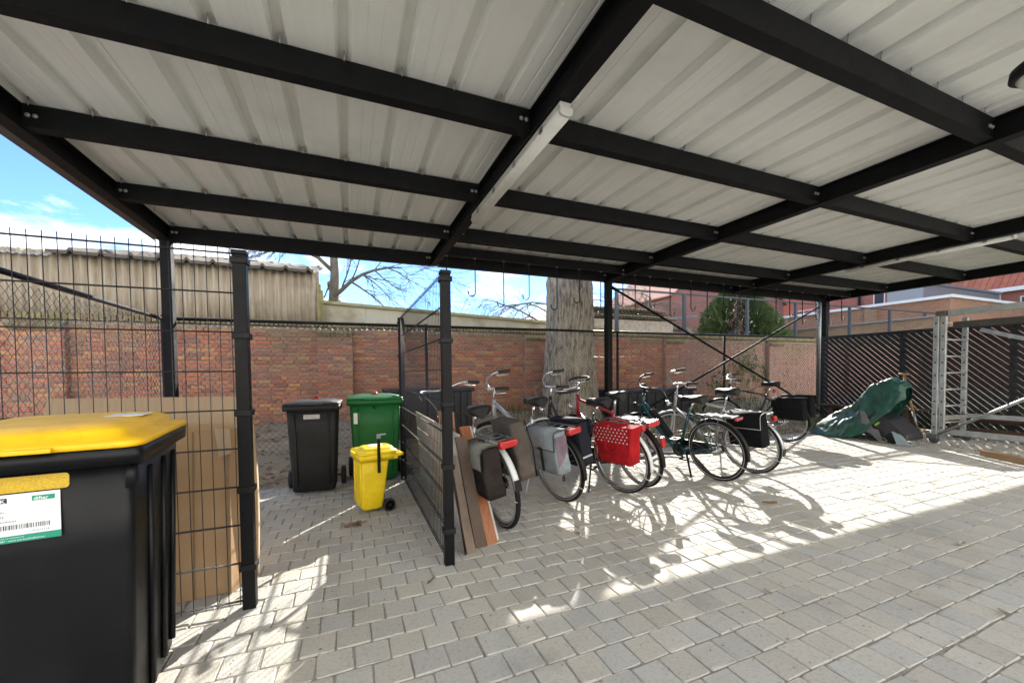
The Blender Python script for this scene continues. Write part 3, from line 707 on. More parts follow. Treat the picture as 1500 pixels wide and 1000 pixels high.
panel('wooden_plank', 'thin black sheet leaning closest to the partition post', [(.700, 2.56, 0), (.735, 2.66, 0), (.652, 2.70, .58), (.632, 2.62, .58)], .006, BLACKP)
panel('wooden_plank', 'thin white edged strip leaning on the bicycle side of the orange plank', [(.985, 2.70, 0), (1.003, 2.71, 0), (.905, 3.06, .80), (.890, 3.055, .80)], -.02, mat('white_strip', (.5, .49, .46), .6))
# ------------------------------------------------------------------ bicycles (local axes: x forward, y left, z up, rear axle above the origin)
WR = .345
TYRE = mat('tyre', (.008, .008, .009), .75, 0, (.014, .014, .014), 20, spec=.2); SIDEW = mat('tyre_reflective', (.42, .42, .40), .5)
RIMM = mat('rim_alloy', (.42, .42, .42), .3, .9); RIMB = mat('rim_black', (.02, .02, .02), .4); SPK = mat('spoke', (.45, .45, .46), .3, .9)
SAD = mat('saddle_leather', (.012, .012, .012), .45, 0, (.022, .022, .022), 14, spec=.18); GRIP = mat('grip', (.018, .017, .016), .65)
LRED = mat('rear_lens', (.42, .010, .008), .2, coat=.5); LCLR = mat('lamp_glass', (.55, .56, .56), .15)
RACKM = mat('rack_alloy', (.13, .13, .13), .55, .3)
def torus(mb, c, R_, r_, n=48, k=8, flat=1.0):
    rings = []
    for i in range(n):
        a = 2*math.pi*i/n; rings.append([Vector((c[0]+(R_+r_*math.cos(2*math.pi*j/k))*math.cos(a), c[1]+flat*r_*math.sin(2*math.pi*j/k), c[2]+(R_+r_*math.cos(2*math.pi*j/k))*math.sin(a))) for j in range(k)])
    return mb.loft(rings, False, True)
def wheel(t, cx, M, rimm, hubr, tr=.021, refl=True):
    c = (cx, 0, WR)
    rm = MB(); 
    rings = []
    n = 56
    for i in range(n):
        a = 2*math.pi*i/n
        prof = [(WR-.036, -.013), (WR-.030, -.013), (WR-.052, -.006), (WR-.056, 0), (WR-.052, .006), (WR-.030, .013), (WR-.036, .011)]
        prof = [(WR-.032, -.013), (WR-.050, -.010), (WR-.056, 0), (WR-.050, .010), (WR-.032, .013), (WR-.036, 0)]
        rings.append([Vector((cx+r_*math.cos(a), y, WR+r_*math.sin(a))) for r_, y in prof])
    rm.loft(rings, False, True)
    w_ = rm.xf(M).build('wheel', rimm, t, world=False)
    ty = MB(); torus(ty, c, WR-tr, tr, 56, 10, .95)
    if refl:
        ty.cur = 1
        for s_ in (-1, 1): torus(ty, (cx, s_*.0175, WR), WR-.027, .0035, 56, 4)
        ty.cur = 0
    ty.xf(M).build('tyre', [TYRE, SIDEW], w_, world=False)
    sp_ = MB()
    for i in range(32):
        a = 2*math.pi*i/32; s_ = 1 if i % 2 else -1; a2 = a+(.9 if (i//2) % 2 else -.9)
        sp_.tube([(cx+hubr*math.cos(a2), s_*.03, WR+hubr*math.sin(a2)), (cx+(WR-.05)*math.cos(a), 0, WR+(WR-.05)*math.sin(a))], .0011, 3, False)
    sp_.xf(M).build('spokes', SPK, w_, world=False)
    Mh = M @ Matrix.Translation((cx, 0, WR)) @ Matrix.Rotation(math.pi/2, 4, 'X')
    MB().lathe([(.006, -.075), (.010, -.06), (hubr+.006, -.034), (hubr+.006, -.026), (hubr*.85, -.022), (hubr*.85, .022), (hubr+.006, .026), (hubr+.006, .034), (.010, .06), (.006, .075)], 20, Mh).build('hub', GALV if hubr > .03 else CHROME, w_, world=False)
    return w_
def mudguard(t, cx, a0, a1, m, M, wd=.056, R_=WR+.018, flap=None):
    rings = []; n = 22
    for i in range(n+1):
        a = R(a0+(a1-a0)*i/n)
        rings.append([Vector((cx+(R_-dz)*math.cos(a), y, WR+(R_-dz)*math.sin(a))) for y, dz in ((-wd/2, .012), (-wd*.3, .002), (0, 0), (wd*.3, .002), (wd/2, .012), (wd*.28, .005), (0, .003), (-wd*.28, .005))])
    o = MB().loft(rings, True).xf(M).build('mudguard', m, t, world=False)
    st = MB(); am = R(a0+12)
    for s_ in (-1, 1): st.tube([(cx, s_*.06, WR), (cx+R_*math.cos(am), s_*wd*.5, WR+R_*math.sin(am)-.01)], .0028, 5)
    st.xf(M).build('stay', SPK, o, world=False)
    if flap is not None:
        a = R(a0); p = Vector((cx+R_*math.cos(a), 0, WR+R_*math.sin(a))); d = Vector((math.sin(a), 0, -math.cos(a)))
        MB().obox(p+d*.03, d*.04, (0, wd*.48, 0), (.003*math.cos(a), 0, .003*math.sin(a))).xf(M).build('mud_flap', flap, o, world=False)
    return o
def curve(pts, n=5):
    """Catmull-Rom through pts"""
    pts = [Vector(p) for p in pts]; o = []
    P = [pts[0]*2-pts[1]]+pts+[pts[-1]*2-pts[-2]]
    for i in range(1, len(P)-2):
        for k in range(n):
            t = k/n; a, b, c, d = P[i-1], P[i], P[i+1], P[i+2]
            o.append(.5*((2*b)+(c-a)*t+(2*a-5*b+4*c-d)*t*t+(3*b-a-3*c+d)*t**3))
    o.append(pts[-1]); return o
def bicycle(label, pos, head, lean, steer, frame, paint, paint2=None, bar='city', guard=None, rack='tube', rackm=None, rim=None, hub=.016, light='wide', stand='side', saddle_z=.95,
            chaincase=True, flap=None, barm=None, deral=False, gend=190, saddle_w=1.0):
    M0 = Matrix.Translation((pos[0], pos[1], 0)) @ Matrix.Rotation(R(head), 4, 'Z') @ Matrix.Rotation(-R(lean), 4, 'X')
    t = thing('bicycle', label, 'bicycle', M=M0, group='bicycles parked in a row under the canopy')
    I_ = Matrix(); guard = guard or BLACKP; rackm = rackm or RACKM; rim = rim or RIMM; barm = barm or CHROME
    ht, hb = Vector((.925, 0, .93)), Vector((.985, 0, .715)); ax = (ht-hb).normalized()
    S = Matrix.Translation(hb) @ Matrix.Rotation(R(steer), 4, ax) @ Matrix.Translation(-hb)
    FX_ = 1.09; bb_ = Vector((.465, 0, .285)); st_ = Vector((.275, 0, .80)); ra = Vector((0, 0, WR))
    wheel(t, 0, I_, rim, hub); wheel(t, FX_, S, rim, .02)
    # frame
    f = MB()
    r1 = .0175
    f.tube([hb-ax*.02, ht+ax*.015], .021, 12)
    if frame == 'step':
        f.tube(curve([hb+ax*.05, (.86, 0, .52), (.68, 0, .36), bb_]), .022, 12); f.tube([ht-ax*.03, (.84, 0, .70), (.62, 0, .50), (.40, 0, .455)], .015, 10)
    elif frame == 'diamond':
        f.tube([hb+ax*.02, bb_], .020, 12); f.tube([ht-ax*.035, st_-Vector((0, 0, .03))], .017, 12)
    elif frame == 'city':
        f.tube([hb+ax*.03, (.80, 0, .52), bb_], .027, 12); f.tube([ht-ax*.03, (.62, 0, .735), (.335, 0, .61)], .021, 12)
    elif frame == 'ebike':
        f.tube([hb+ax*.10, (.93, 0, .78), (.86, 0, .70), (.60, 0, .37), (.52, 0, .32)], [.034, .044, .048, .052, .052], 14)
        f.tube([(.56, 0, .34), (.45, 0, .25), (.33, 0, .335)], [.05, .055, .025], 12)
    f.tube([bb_, st_], .0175, 12)
    f.tube([bb_+Vector((0, -.045, 0)), bb_+Vector((0, .045, 0))], .026, 12)
    for s_ in (-1, 1):
        f.tube([bb_+Vector((-.03, s_*.03, 0)), (.25, s_*.045, .30), ra+Vector((0, s_*.062, 0))], .0105, 8)
        f.tube([st_+Vector((.012, s_*.016, -.07)), (.18, s_*.05, .66), ra+Vector((0, s_*.062, 0))], .0085, 8)
    fo = f.build('frame', paint, t, world=False)
    if frame == 'ebike':
        MB().bar((.845, 0, .725), (.595, 0, .415), .084, .098, (1, 0, 0)).build('battery', BLACKP, fo, world=False, bevel=.012)
        MB().lathe([(.05, -.05), (.075, -.045), (.08, 0), (.075, .045), (.05, .05)], 22, Matrix.Translation((.465, 0, .285)) @ Matrix.Rotation(math.pi/2, 4, 'X')).build('motor', BLACKP, fo, world=False)
    fk = MB().tube([hb-ax*.02, hb-ax*.05], .024, 10)
    for s_ in (-1, 1): fk.tube(curve([hb-ax*.04+Vector((0, s_*.012, 0)), (1.015, s_*.048, .60), (1.045, s_*.052, .46), (FX_, s_*.054, WR)]), [.0155-.0003*i for i in range(16)], 8)
    fk.xf(S).build('fork', paint2 or paint, t, world=False)
    # handlebar
    hbm = MB(); top = ht+ax*.14
    hbm.tube([ht, top], .0135, 10)
    if bar == 'city':
        clamp = top+Vector((.045, 0, .01)); hbm.tube([top, clamp], .016, 10)
        pts = [(.0, .0, 0), (.025, .07, .012), (.03, .14, .05), (-.03, .235, .085), (-.11, .27, .08), (-.225, .295, .062)]
        side = curve(pts, 4)
        for s_ in (-1, 1): hbm.tube([clamp+Vector((p.x, p.y*s_, p.z)) for p in side], .0112, 10)
        gp = [Vector((-.10, .267, .081)), Vector((-.235, .297, .060))]
        lev = [Vector((-.07, .262, .060)), Vector((-.10, .285, .030)), Vector((-.20, .30, .018))]
    elif bar == 'sweep':
        clamp = top+Vector((.06, 0, .005)); hbm.tube([top, clamp], .017, 10)
        pts = [(0, 0, 0), (0, .10, .012), (-.03, .2, .03), (-.09, .27, .03), (-.19, .30, .018)]
        for s_ in (-1, 1): hbm.tube([clamp+Vector((p.x, p.y*s_, p.z)) for p in curve(pts, 4)], .0115, 10)
        gp = [Vector((-.09, .27, .03)), Vector((-.21, .305, .014))]; lev = [Vector((-.03, .23, .02)), Vector((-.06, .27, -.005)), Vector((-.16, .30, -.02))]
    else:      # butterfly bar
        clamp = top+Vector((.03, 0, .02)); hbm.tube([top, clamp], .017, 10)
        pts = [(0, 0, 0), (-.03, .06, .0), (.02, .11, .0), (.11, .15, .01), (.15, .21, .015), (.10, .27, .015), (-.03, .275, .01), (-.11, .22, .0), (-.10, .155, -.005)]
        for s_ in (-1, 1): hbm.tube([clamp+Vector((p.x, p.y*s_, p.z)) for p in curve(pts, 4)], .0115, 10)
        gp = None; lev = [Vector((-.0, .12, -.02)), Vector((-.08, .19, -.02)), Vector((-.09, .25, -.015))]
    ho = hbm.xf(S).build('handlebar', barm, t, world=False)
    for s_ in (-1, 1):
        fl = lambda p: clamp+Vector((p.x, p.y*s_, p.z))
        if gp: MB().tube([fl(gp[0]), fl(gp[0]*.7+gp[1]*.3), fl(gp[1])], [.017, .0165, .018], 12).xf(S).build('grip', GRIP, ho, world=False)
        else:
            q_ = [(.11, .15, .01), (.15, .21, .015), (.10, .27, .015), (-.03, .275, .01), (-.11, .22, .0), (-.10, .155, -.005)]
            MB().tube([fl(p) for p in curve(q_, 4)], .0165, 10).xf(S).build('grip', GRIP, ho, world=False)
        MB().tube([fl(p) for p in lev], .006, 6).xf(S).build('brake_lever', CHROME if barm is CHROME else BLACKP, ho, world=False)
    cb_ = MB()
    for s_ in (-1, 1): cb_.tube([S @ p for p in curve([clamp+Vector((.03, s_*.10, .03)), clamp+Vector((.15, s_*.12, -.02)), clamp+Vector((.13, s_*.04, -.16)), hb+Vector((.02, s_*.02, .02))], 5)], .0028, 5)
    cb_.build('brake_cables', BLACKP if barm is not CHROME else GALV, t, world=False)
    # saddle
    sp0 = st_-Vector((0, 0, .02)); ss = Vector((.222, 0, saddle_z-.05))
    s_m = MB(); rings = []
    for x, hw, zz in ((-.135, .045, .0), (-.125, .082*saddle_w, .012), (-.07, .098*saddle_w, .018), (-.01, .082*saddle_w, .010), (.05, .045, .006), (.10, .028, .004), (.135, .022, -.002), (.145, .012, -.012)):
        c = ss+Vector((x, 0, .05+zz)); rings.append([c+Vector((0, hw*math.cos(a), (.026 if math.sin(a) > 0 else (.062 if x < .02 else .045))*math.sin(a))) for a in [2*math.pi*k/14 for k in range(14)]])
    so = s_m.loft(rings, True).build('saddle', SAD, t, world=False)
    MB().tube([sp0, ss+Vector((0, 0, .01))], .0125, 10).build('seat_post', CHROME, so, world=False)
    # rack
    if rack:
        rk = MB(); rz_ = WR*2+.055
        for s_ in (-1, 1):
            rk.tube([(.17, s_*.045, rz_+.01), (.05, s_*.058, rz_), (-.25, s_*.058, rz_)], .0065, 8)
            rk.tube([(-.03, s_*.062, WR+.02), (-.10, s_*.07, rz_-.02), (-.10, s_*.058, rz_)], .0055, 8); rk.tube([(0, s_*.062, WR+.02), (.06, s_*.07, rz_-.01)], .005, 8)
        for x in (.15, .06, -.03, -.13, -.23): rk.tube([(x, -.058, rz_), (x, .058, rz_)], .0055, 6)
        rk.tube([(-.25, -.058, rz_), (-.265, 0, rz_-.002), (-.25, .058, rz_)], .0065, 8)
        if rack == 'flat':
            for y in (-.018, .018): rk.box(-.25, .10, y-.006, y+.006, rz_-.003, rz_+.007)
            for x in (.10, -.01, -.12, -.245): rk.box(x-.012, x+.012, -.057, .057, rz_-.004, rz_+.0066)
        rko = rk.build('rack', rackm, t, world=False)
        if light == 'wide':
            MB().loft([[Vector((x, y*sx, rz_-.025+z*sx)) for y, z in ((-.07, -.025), (.07, -.025), (.078, 0), (.07, .03), (-.07, .03), (-.078, 0))] for x, sx in ((-.262, 1), (-.300, 1), (-.313, .85))], True, False, False).build('rear_light', LRED, t, world=False, bevel=.006)
        elif light == 'small':
            MB().loft([rrect(.06, .05, .015, 0), rrect(.06, .05, .015, .03), rrect(.045, .036, .012, .042)], True).xf(Matrix.Translation((-.268, 0, rz_-.05)) @ Matrix.Rotation(-math.pi/2, 4, 'Y')).build('rear_light', LRED, t, world=False)
        elif light == 'bar':
            MB().box(-.295, -.268, -.06, .06, rz_-.03, rz_-.005).build('rear_light', LRED, t, world=False, bevel=.006)
    mudguard(t, 0, gend, 55, guard, I_, flap=flap); mudguard(t, FX_, 170, 25, guard, S, flap=None)
    # cranks, pedals, chain
    ca = R(-75)
    for s_, a in ((-1, ca), (1, ca+math.pi)):
        e = bb_+Vector((.165*math.cos(a), s_*.075, .165*math.sin(a)))
        co = MB().tube([bb_+Vector((0, s_*.055, 0)), e], [.013, .010], 8).build('crank', CHROME if frame != 'ebike' else BLACKP, t, world=False)
        e = bb_+Vector((.165*math.cos(a), s_*.12, .165*math.sin(a)))
        MB().box(e.x-.045, e.x-.035, e.y-.042, e.y+.042, e.z-.012, e.z+.012).box(e.x+.035, e.x+.045, e.y-.042, e.y+.042, e.z-.012, e.z+.012).box(e.x-.0349, e.x+.0349, e.y-.046, e.y-.036, e.z-.010, e.z+.010).box(e.x-.0349, e.x+.0349, e.y+.036, e.y+.046, e.z-.010, e.z+.010).tube([(e.x, e.y-.045, e.z), (e.x, e.y+.045, e.z)], .008, 8).build('pedal', BLACKP, co, world=False)
    if chaincase:
        rings = []
        for y in (-.078, -.052):
            rg = []
            for i in range(10): a = R(-90+180*i/9); rg.append(Vector((bb_.x+.10*math.cos(a), y, bb_.z+.01+.10*math.sin(a))))
            for i in range(10): a = R(90+180*i/9); rg.append(Vector((-.01+.05*math.cos(a), y, WR+.05*math.sin(a))))
            rings.append(rg)
        MB().loft(rings, True, False, False).build('chain_case', BLACKP, t, world=False, bevel=.006)
    else:
        Mc = Matrix.Translation((bb_.x, -.058, bb_.z)) @ Matrix.Rotation(math.pi/2, 4, 'X')
        MB().lathe([(.045, -.002), (.085, -.002), (.085, .002), (.045, .002)], 30, Mc, False, False).build('chainring', GALV, t, world=False)
        MB().tube([(bb_.x, -.058, bb_.z+.085), (0, -.055, WR+.035)], .004, 5).tube([(bb_.x, -.058, bb_.z-.085), (.02, -.055, WR-.10)], .004, 5).build('chain', DKW, t, world=False)
    if deral:
        MB().tube([(.0, -.068, WR), (-.015, -.078, WR-.06), (.01, -.07, WR-.09), (.02, -.07, WR-.165)], [.010, .014, .012, .012], 8).lathe([(.02, -.004), (.02, .004)], 14, Matrix.Translation((.02, -.07, WR-.165)) @ Matrix.Rotation(math.pi/2, 4, 'X'), False).lathe([(.06, -.006), (.035, .03)], 22, Matrix.Translation((0, -.045, WR)) @ Matrix.Rotation(math.pi/2, 4, 'X'), False).build('derailleur', BLACKP, t, world=False)
    if stand == 'side':
        fz = (Matrix.Rotation(R(lean), 4, 'X') @ Vector((0, 0, 1)))
        e = Vector((.20, .30, 0)); e.z = -e.y*math.tan(-R(lean))*0+.0
        # foot on the ground plane of the leaning bike: world z = y*sin(-lean)+z*cos
        e.z = (.012+e.y*math.sin(R(lean)))/math.cos(R(lean))
        MB().tube([(.34, .05, .29), (.33, .08, .27), e], [.010, .010, .009], 8).build('kickstand', BLACKP if frame in ('step', 'ebike') else GALV, t, world=False)
    elif stand == 'twin':
        k_ = MB()
        for s_ in (-1, 1):
            e = Vector((.22, s_*.17, 0)); e.z = (.012+e.y*math.sin(R(lean)))/math.cos(R(lean)); k_.tube([(.36, s_*.03, .27), e], .012, 8)
        k_.build('kickstand', BLACKP, t, world=False)
    # head lamp
    MB().lathe([(.012, -.05), (.034, -.03), (.038, .0)], 16, S @ Matrix.Translation(hb+Vector((.085, 0, .10))) @ Matrix.Rotation(math.pi/2, 4, 'Y')).lathe([(.037, .0005), (.030, .006), (.001, .008)], 16, S @ Matrix.Translation(hb+Vector((.085, 0, .10))) @ Matrix.Rotation(math.pi/2, 4, 'Y')).tube([S @ (hb+Vector((.05, 0, .10))), S @ (hb+Vector((.01, 0, .08)))], .006, 6).build('head_lamp', CHROME if frame != 'ebike' else BLACKP, t, world=False)
    return t, M0
def pannier(label, M0, side, x0, x1, zt, h, depth, body, flap, trim=None, open_top=False, extra=None, bulge=.015, taper=.02, tilt=0, name='pannier_bag'):
    """side +1 = left of the rack"""
    Mp = M0 @ Matrix.Translation(((x0+x1)/2, side*.075, zt)) @ Matrix.Rotation(side*R(tilt), 4, 'X')
    t = thing(name, label, 'bag', M=Mp)
    w_ = (x1-x0)/2; rings = []; n = 9
    for i in range(n+1):
        k = i/n; z = -h*k; b_ = bulge*math.sin(math.pi*k); dd = depth*(1-.10*(1-k))
        ww = w_-taper*(1-k)*0+taper*(k-.5)*.5
        rg = []
        for sx, sy, a0 in ((1, 1, 0), (-1, 1, 90), (-1, 0, 180), (1, 0, 270)):
            for j in range(4):
                a = R(a0+30*j); rr_ = .022
                cx_ = sx*(ww-rr_); cy_ = (dd+b_-rr_) if sy else rr_*.4
                rg.append(Vector((cx_+rr_*math.cos(a)+.008*mnoise.noise((k*4+x0*9, a0*.02, side*3)), side*(cy_+rr_*math.sin(a)+.016*mnoise.noise((sx*3+k*4, x0*20+a0*.1, 5))), z)))
        rings.append(rg if side > 0 else rg)
    if side < 0: rings = [list(reversed(r_)) for r_ in rings]
    rings = list(reversed(rings))
    MB().loft(rings, True).build('body', body, t, world=False)
    if flap is not None:
        pr = [(-.002, .004), (-.03*0+.002, .016), (depth*.55, .022), (depth*.96+bulge*.4, .012), (depth+bulge*.6+.012, -.02), (depth+bulge+.012, -h*.26), (depth+bulge*1.1+.011, -h*.40)]
        lp = [Vector((0, side*y, z)) for y, z in pr]; m_ = MB(); rg2 = []
        for p in lp:
            rg2.append([p+Vector((-w_-.006, 0, 0)), p+Vector((w_+.006, 0, 0)), p+Vector((w_+.006, -side*.002, -.006)), p+Vector((-w_-.006, -side*.002, -.006))])
        m_.loft(rg2, True).build('flap', flap, t, world=False)
        if trim:
            for sx in (-1, 1): MB().tube([p+Vector((sx*(w_+.006), 0, 0)) for p in lp], .0035, 6).build('piping', trim, t, world=False)
            MB().tube([lp[-1]+Vector((-w_-.006, 0, 0)), lp[-1]+Vector((w_+.006, 0, 0))], .0035, 6).build('piping', trim, t, world=False)
    elif trim:
        for k_, z in ((0, .0), (n, -h)):
            pass
        for sx in (-1, 1):
            MB().tube([(sx*(w_-.004), side*(depth*.92), 0), (sx*w_, side*(depth+bulge), -h*.5), (sx*(w_+.004), side*(depth), -h)], .005, 6).build('piping', trim, t, world=False)
    if extra: extra(t, w_, h, depth, side)
    return t
def fabric(name, c, c2=None, rough=.85): return mat(name, c, rough, 0, c2 or tuple(q*1.35 for q in c), 9, spec=.15, bump=.35, bscale=14, dirt=tuple(q*.75 for q in c), dscale=5)
SILV = mat('silver_paint', (.42, .44, .45), .3, .6, coat=.3); BLK = mat('black_paint', (.012, .012, .013), .25, 0, coat=.4); REDP = mat('red_paint', (.30, .008, .016), .22, 0, coat=.5)
TEAL = mat('teal_paint', (.004, .050, .062), .25, .2, coat=.4); WHG = mat('white_guard', (.62, .63, .63), .35); GREY = mat('grey_paint', (.33, .33, .32), .35, .5)
FBR = fabric('pannier_brown', (.026, .020, .018)); FBL = fabric('pannier_black', (.005, .005, .006)); FGB = fabric('pannier_bluegrey', (.235, .265, .285)); FLI = fabric('pannier_lilac', (.17, .125, .155)); FTA = fabric('pannier_taupe', (.075, .062, .052))
FLG = fabric('pannier_lidgrey', (.17, .165, .14)); FNA = fabric('pannier_navy', (.014, .015, .022)); FRE = fabric('bag_red', (.34, .009, .013), (.42, .014, .02)); TRIMW = mat('reflective_trim', (.42, .42, .42), .5)
DOT = mat('dot_white', (.60, .55, .53), .8)

A_, MA = bicycle('silver step-through bicycle with brown panniers next to the leaning planks', (1.115, 2.93), 97, 8, 10, 'step', SILV, gend=172, bar='sweep', guard=WHG, hub=.048, light='wide', flap=BLACKP, stand=None, saddle_z=.93, saddle_w=1.15)
pannier('dark brown pannier with grey lid beside the leaning planks', MA, 1, -.28, .07, .715, .36, .13, FBR, FLG, BLACKP, extra=lambda t, w_, h, d, s: MB().tube([(-.03, s*d*.35, .022), (-.03, s*d*.35, .034), (.04, s*d*.35, .034), (.04, s*d*.35, .022)], .006, 6).build('carry_handle', BLACKP, t, world=False))
pannier('tall taupe and black open pannier on the bicycle next to the planks', MA, -1, -.23, .12, .84, .44, .13, FTA, None, BLACKP, tilt=4)
B_, MBk = bicycle('silver city bicycle with blue grey and black panniers', (1.865, 3.29), 103, 10, 52, 'city', SILV, bar='city', guard=BLACKP, light='wide', flap=None, stand='side', saddle_z=.965, chaincase=False, deral=True)
def strap(t, w_, h, d, s):
    MB().box(-.012, .012, s*(d+.020)-.004, s*(d+.020)+.004, -h*.95, -h*.36).build('strap', BLACKP, t, world=False)
    MB().box(-.03, .03, s*(d+.026)-.005, s*(d+.026)+.005, -h*.43, -h*.36).build('buckle', BLACKP, t, world=False)
    MB().obox((-w_-.0015, s*d*.5, -h*.52), (.002, 0, 0), (0, d*.48, 0), (0, 0, h*.42)).build('side_panel', FLI, t, world=False)
pannier('pale blue grey pannier with lilac side on the silver city bicycle', MBk, 1, -.26, .11, .745, .37, .13, FGB, FGB, BLACKP, extra=strap)
def refl(t, w_, h, d, s): MB().obox((-w_-.003, s*d*.5, -h*.80), (.002, 0, 0), (0, d*.46, 0), (0, 0, .008)).build('reflective_strip', TRIMW, t, world=False)
pannier('black pannier with reflective strip on the silver city bicycle', MBk, -1, -.27, .10, .765, .40, .13, FNA, FNA, None, extra=refl)
C_, MC = bicycle('black bicycle carrying the red polka dot bag', (2.565, 3.265), 105, 9, 50, 'step', BLK, bar='city', guard=WHG, light='small', flap=None, stand='side', saddle_z=.93)
def dots(t, w_, h, d, s):
    m_ = MB(); n_ = 0
    for r_ in range(5):
        for c in range(10):
            z = -.014-r_*.030; x = -w_+.02+(c+(r_ % 2)*.5)*.042
            if x > w_-.015: continue
            y = s*(d+.012+.010*math.sin(math.pi*min(1, -z/h)))
            m_.lathe([(.0078, 0), (.0078, .0012)], 10, Matrix.Translation((x, y+s*.004, z)) @ Matrix.Rotation(-s*math.pi/2, 4, 'X'), False)
    m_.build('polka_dots', DOT, t, world=False, kind='stuff')
    MB().tube(curve([(-.07, s*(d+.022), -h*.36), (-.065, s*(d+.04), -h*.56), (0, s*(d+.045), -h*.64), (.065, s*(d+.04), -h*.56), (.07, s*(d+.022), -h*.36)], 5), .008, 8).build('carry_handle', FRE, t, world=False)
    MB().tube(curve([(-.11, s*d*.3, .0), (-.10, s*d*.5, .05), (.10, s*d*.5, .05), (.11, s*d*.3, .0)], 5), .007, 8).build('top_handle', FRE, t, world=False)
pannier('red bag with white polka dots hanging on the black bicycle', MC, 1, -.30, .10, .745, .36, .135, FRE, None, FRE, extra=dots, taper=-.12, bulge=.03)
D_, MD = bicycle('red framed bicycle with looped butterfly handlebar beside the polka dot bag', (2.880, 3.36), 93, 11, 35, 'diamond', REDP, bar='butterfly', guard=BLACKP, rack='flat', light='wide', stand=None, saddle_z=.985, chaincase=False)
MB().box(-.392, -.372, -.026, .026, .50, .60).build('reflector', LRED, D_, world=False, bevel=.006)
E_, ME = bicycle('dark teal electric bicycle with low step frame and battery', (3.790, 3.18), 98, 9, 48, 'ebike', TEAL, paint2=BLK, bar='sweep', barm=BLACKP, guard=BLACKP, rack='flat', rackm=None, rim=RIMB, light='bar', stand='twin', saddle_z=.915, hub=.04)
F_, MF = bicycle('grey bicycle with black pannier trimmed in grey behind the electric bicycle', (4.430, 3.25), 99, 10, 50, 'diamond', GREY, bar='city', guard=SILV, rack='flat', light='small', flap=BLACKP, stand='side', saddle_z=.985, hub=.05, chaincase=False)
pannier('black pannier with grey piping on the grey bicycle', MF, 1, -.25, .12, .765, .36, .14, FBL, FBL, TRIMW)
G_, MG = bicycle('black bicycle with bulky black bags parked closest to the tarpaulin', (6.85, 4.43), 102, 4, 30, 'diamond', BLK, bar='sweep', guard=BLACKP, light=None, stand='side', saddle_z=.985, rim=RIMM, chaincase=False)
MB().lathe([(.03, 0), (.03, .02), (.02, .03)], 14, Matrix.Translation((.18, 0, .86)) @ Matrix.Rotation(-math.pi/2, 4, 'Y')).build('rear_light', LRED, G_, world=False)
pannier('bulky black bag hanging on the outer side of the black bicycle by the tarpaulin', MG, -1, -.34, .10, .77, .34, .17, FBL, FBL, None, bulge=.05)
pannier('bulky black bag hanging on the inner side of the black bicycle by the tarpaulin', MG, 1, -.34, .10, .76, .34, .15, FBL, FBL, None, bulge=.05)
# ------------------------------------------------------------------ tarpaulin over a mower, garden fork, scaffold, box, picnic benches
TARP = mat('green_tarpaulin', (.012, .055, .036), .36, 0, (.016, .085, .052), 7, bump=.35, bscale=9)
tp = thing('tarpaulin', 'crumpled dark green tarpaulin draped over the garden machine by the lattice fence', 'tarpaulin', (8.4, 4.3, 0))
secs = [(5.00, .02, .005, .02, .05), (4.90, .10, .005, .05, .24), (4.64, .36, .006, .07, .36), (4.42, .50, .006, .08, .42), (4.25, .61, .006, .07, .44), (4.10, .80, .03, .08, .40), (3.95, .97, .10, .10, .34), (3.80, 1.055, .36, .12, .27), (3.66, 1.05, .52, .13, .23), (3.56, 1.00, .66, .12, .17), (3.50, .90, .74, .08, .09)]
dense = []
for i in range(len(secs)-1):
    for k in range(9): dense.append([a+(b-a)*k/9 for a, b in zip(secs[i], secs[i+1])])
dense.append(list(secs[-1]))
rings = []
for y, zt, zh, wt, wb in dense:
    X0 = 8.42; rg = []; n = 44
    for off in (0, -.006):
        row_ = []
        for j in range(n+1):
            s_ = 2*j/n-1; a = abs(s_); e = a**1.5
            x = (wt*a/.3 if a < .3 else wt+(wb-wt)*((a-.3)/.7)**1.1)*(1 if s_ > 0 else -1)
            z = zt-(zt-zh)*(0.04*a/.3 if a < .3 else .04+.96*((a-.3)/.7))
            f = 1.0 if z > .04 else .25
            cz = (mnoise.noise((x*5, y*5, z*5))*.035+abs(mnoise.noise((x*8+4, y*8, z*8)))*.045-.02+abs(mnoise.noise((x*19+z*9, y*21, z*6)))*.016)*f
            d = Vector((x*1.2, 0, z-zt*.4)); d = d.normalized() if d.length > 1e-4 else Vector((0, 0, 1))
            p = Vector((X0+x, y+.02*mnoise.noise((x*7, y*3, z*6)), z))+d*(cz+off)
            p.z = max(p.z, .004 if off == 0 else .001); row_.append(p)
        rg += row_ if off == 0 else list(reversed(row_))
    rings.append(rg)
MB().loft(rings, True, False, True).build('sheet', TARP, tp)
lp = MB()
for i in range(24): pass
lp.tube(curve([(8.08, 3.90, .03), (8.02, 3.80, .012), (8.02, 3.70, .03), (8.08, 3.62, .05), (8.12, 3.7, .09)], 5), .005, 6).build('cord', mat('pale_cord', (.35, .33, .2), .8), tp)
MOW = mat('machine_body', (.018, .017, .020), .4, 0, (.03, .028, .032), 8); MOWG = mat('machine_plate', (.16, .16, .165), .5, .3)
mw_ = thing('lawn_mower', 'black garden machine with grey plate peeping out from under the tarpaulin', 'machine', (8.4, 3.75, 0))
MB().loft([[Vector((8.18, y, z)) for y, z in ((3.98, .06), (3.96, .42), (3.86, .50), (3.62, .38), (3.42, .16), (3.40, .06))], [Vector((8.68, y, z)) for y, z in ((3.98, .06), (3.96, .42), (3.86, .50), (3.62, .38), (3.42, .16), (3.40, .06))]], True, False, False).build('housing', MOW, mw_, bevel=.03)
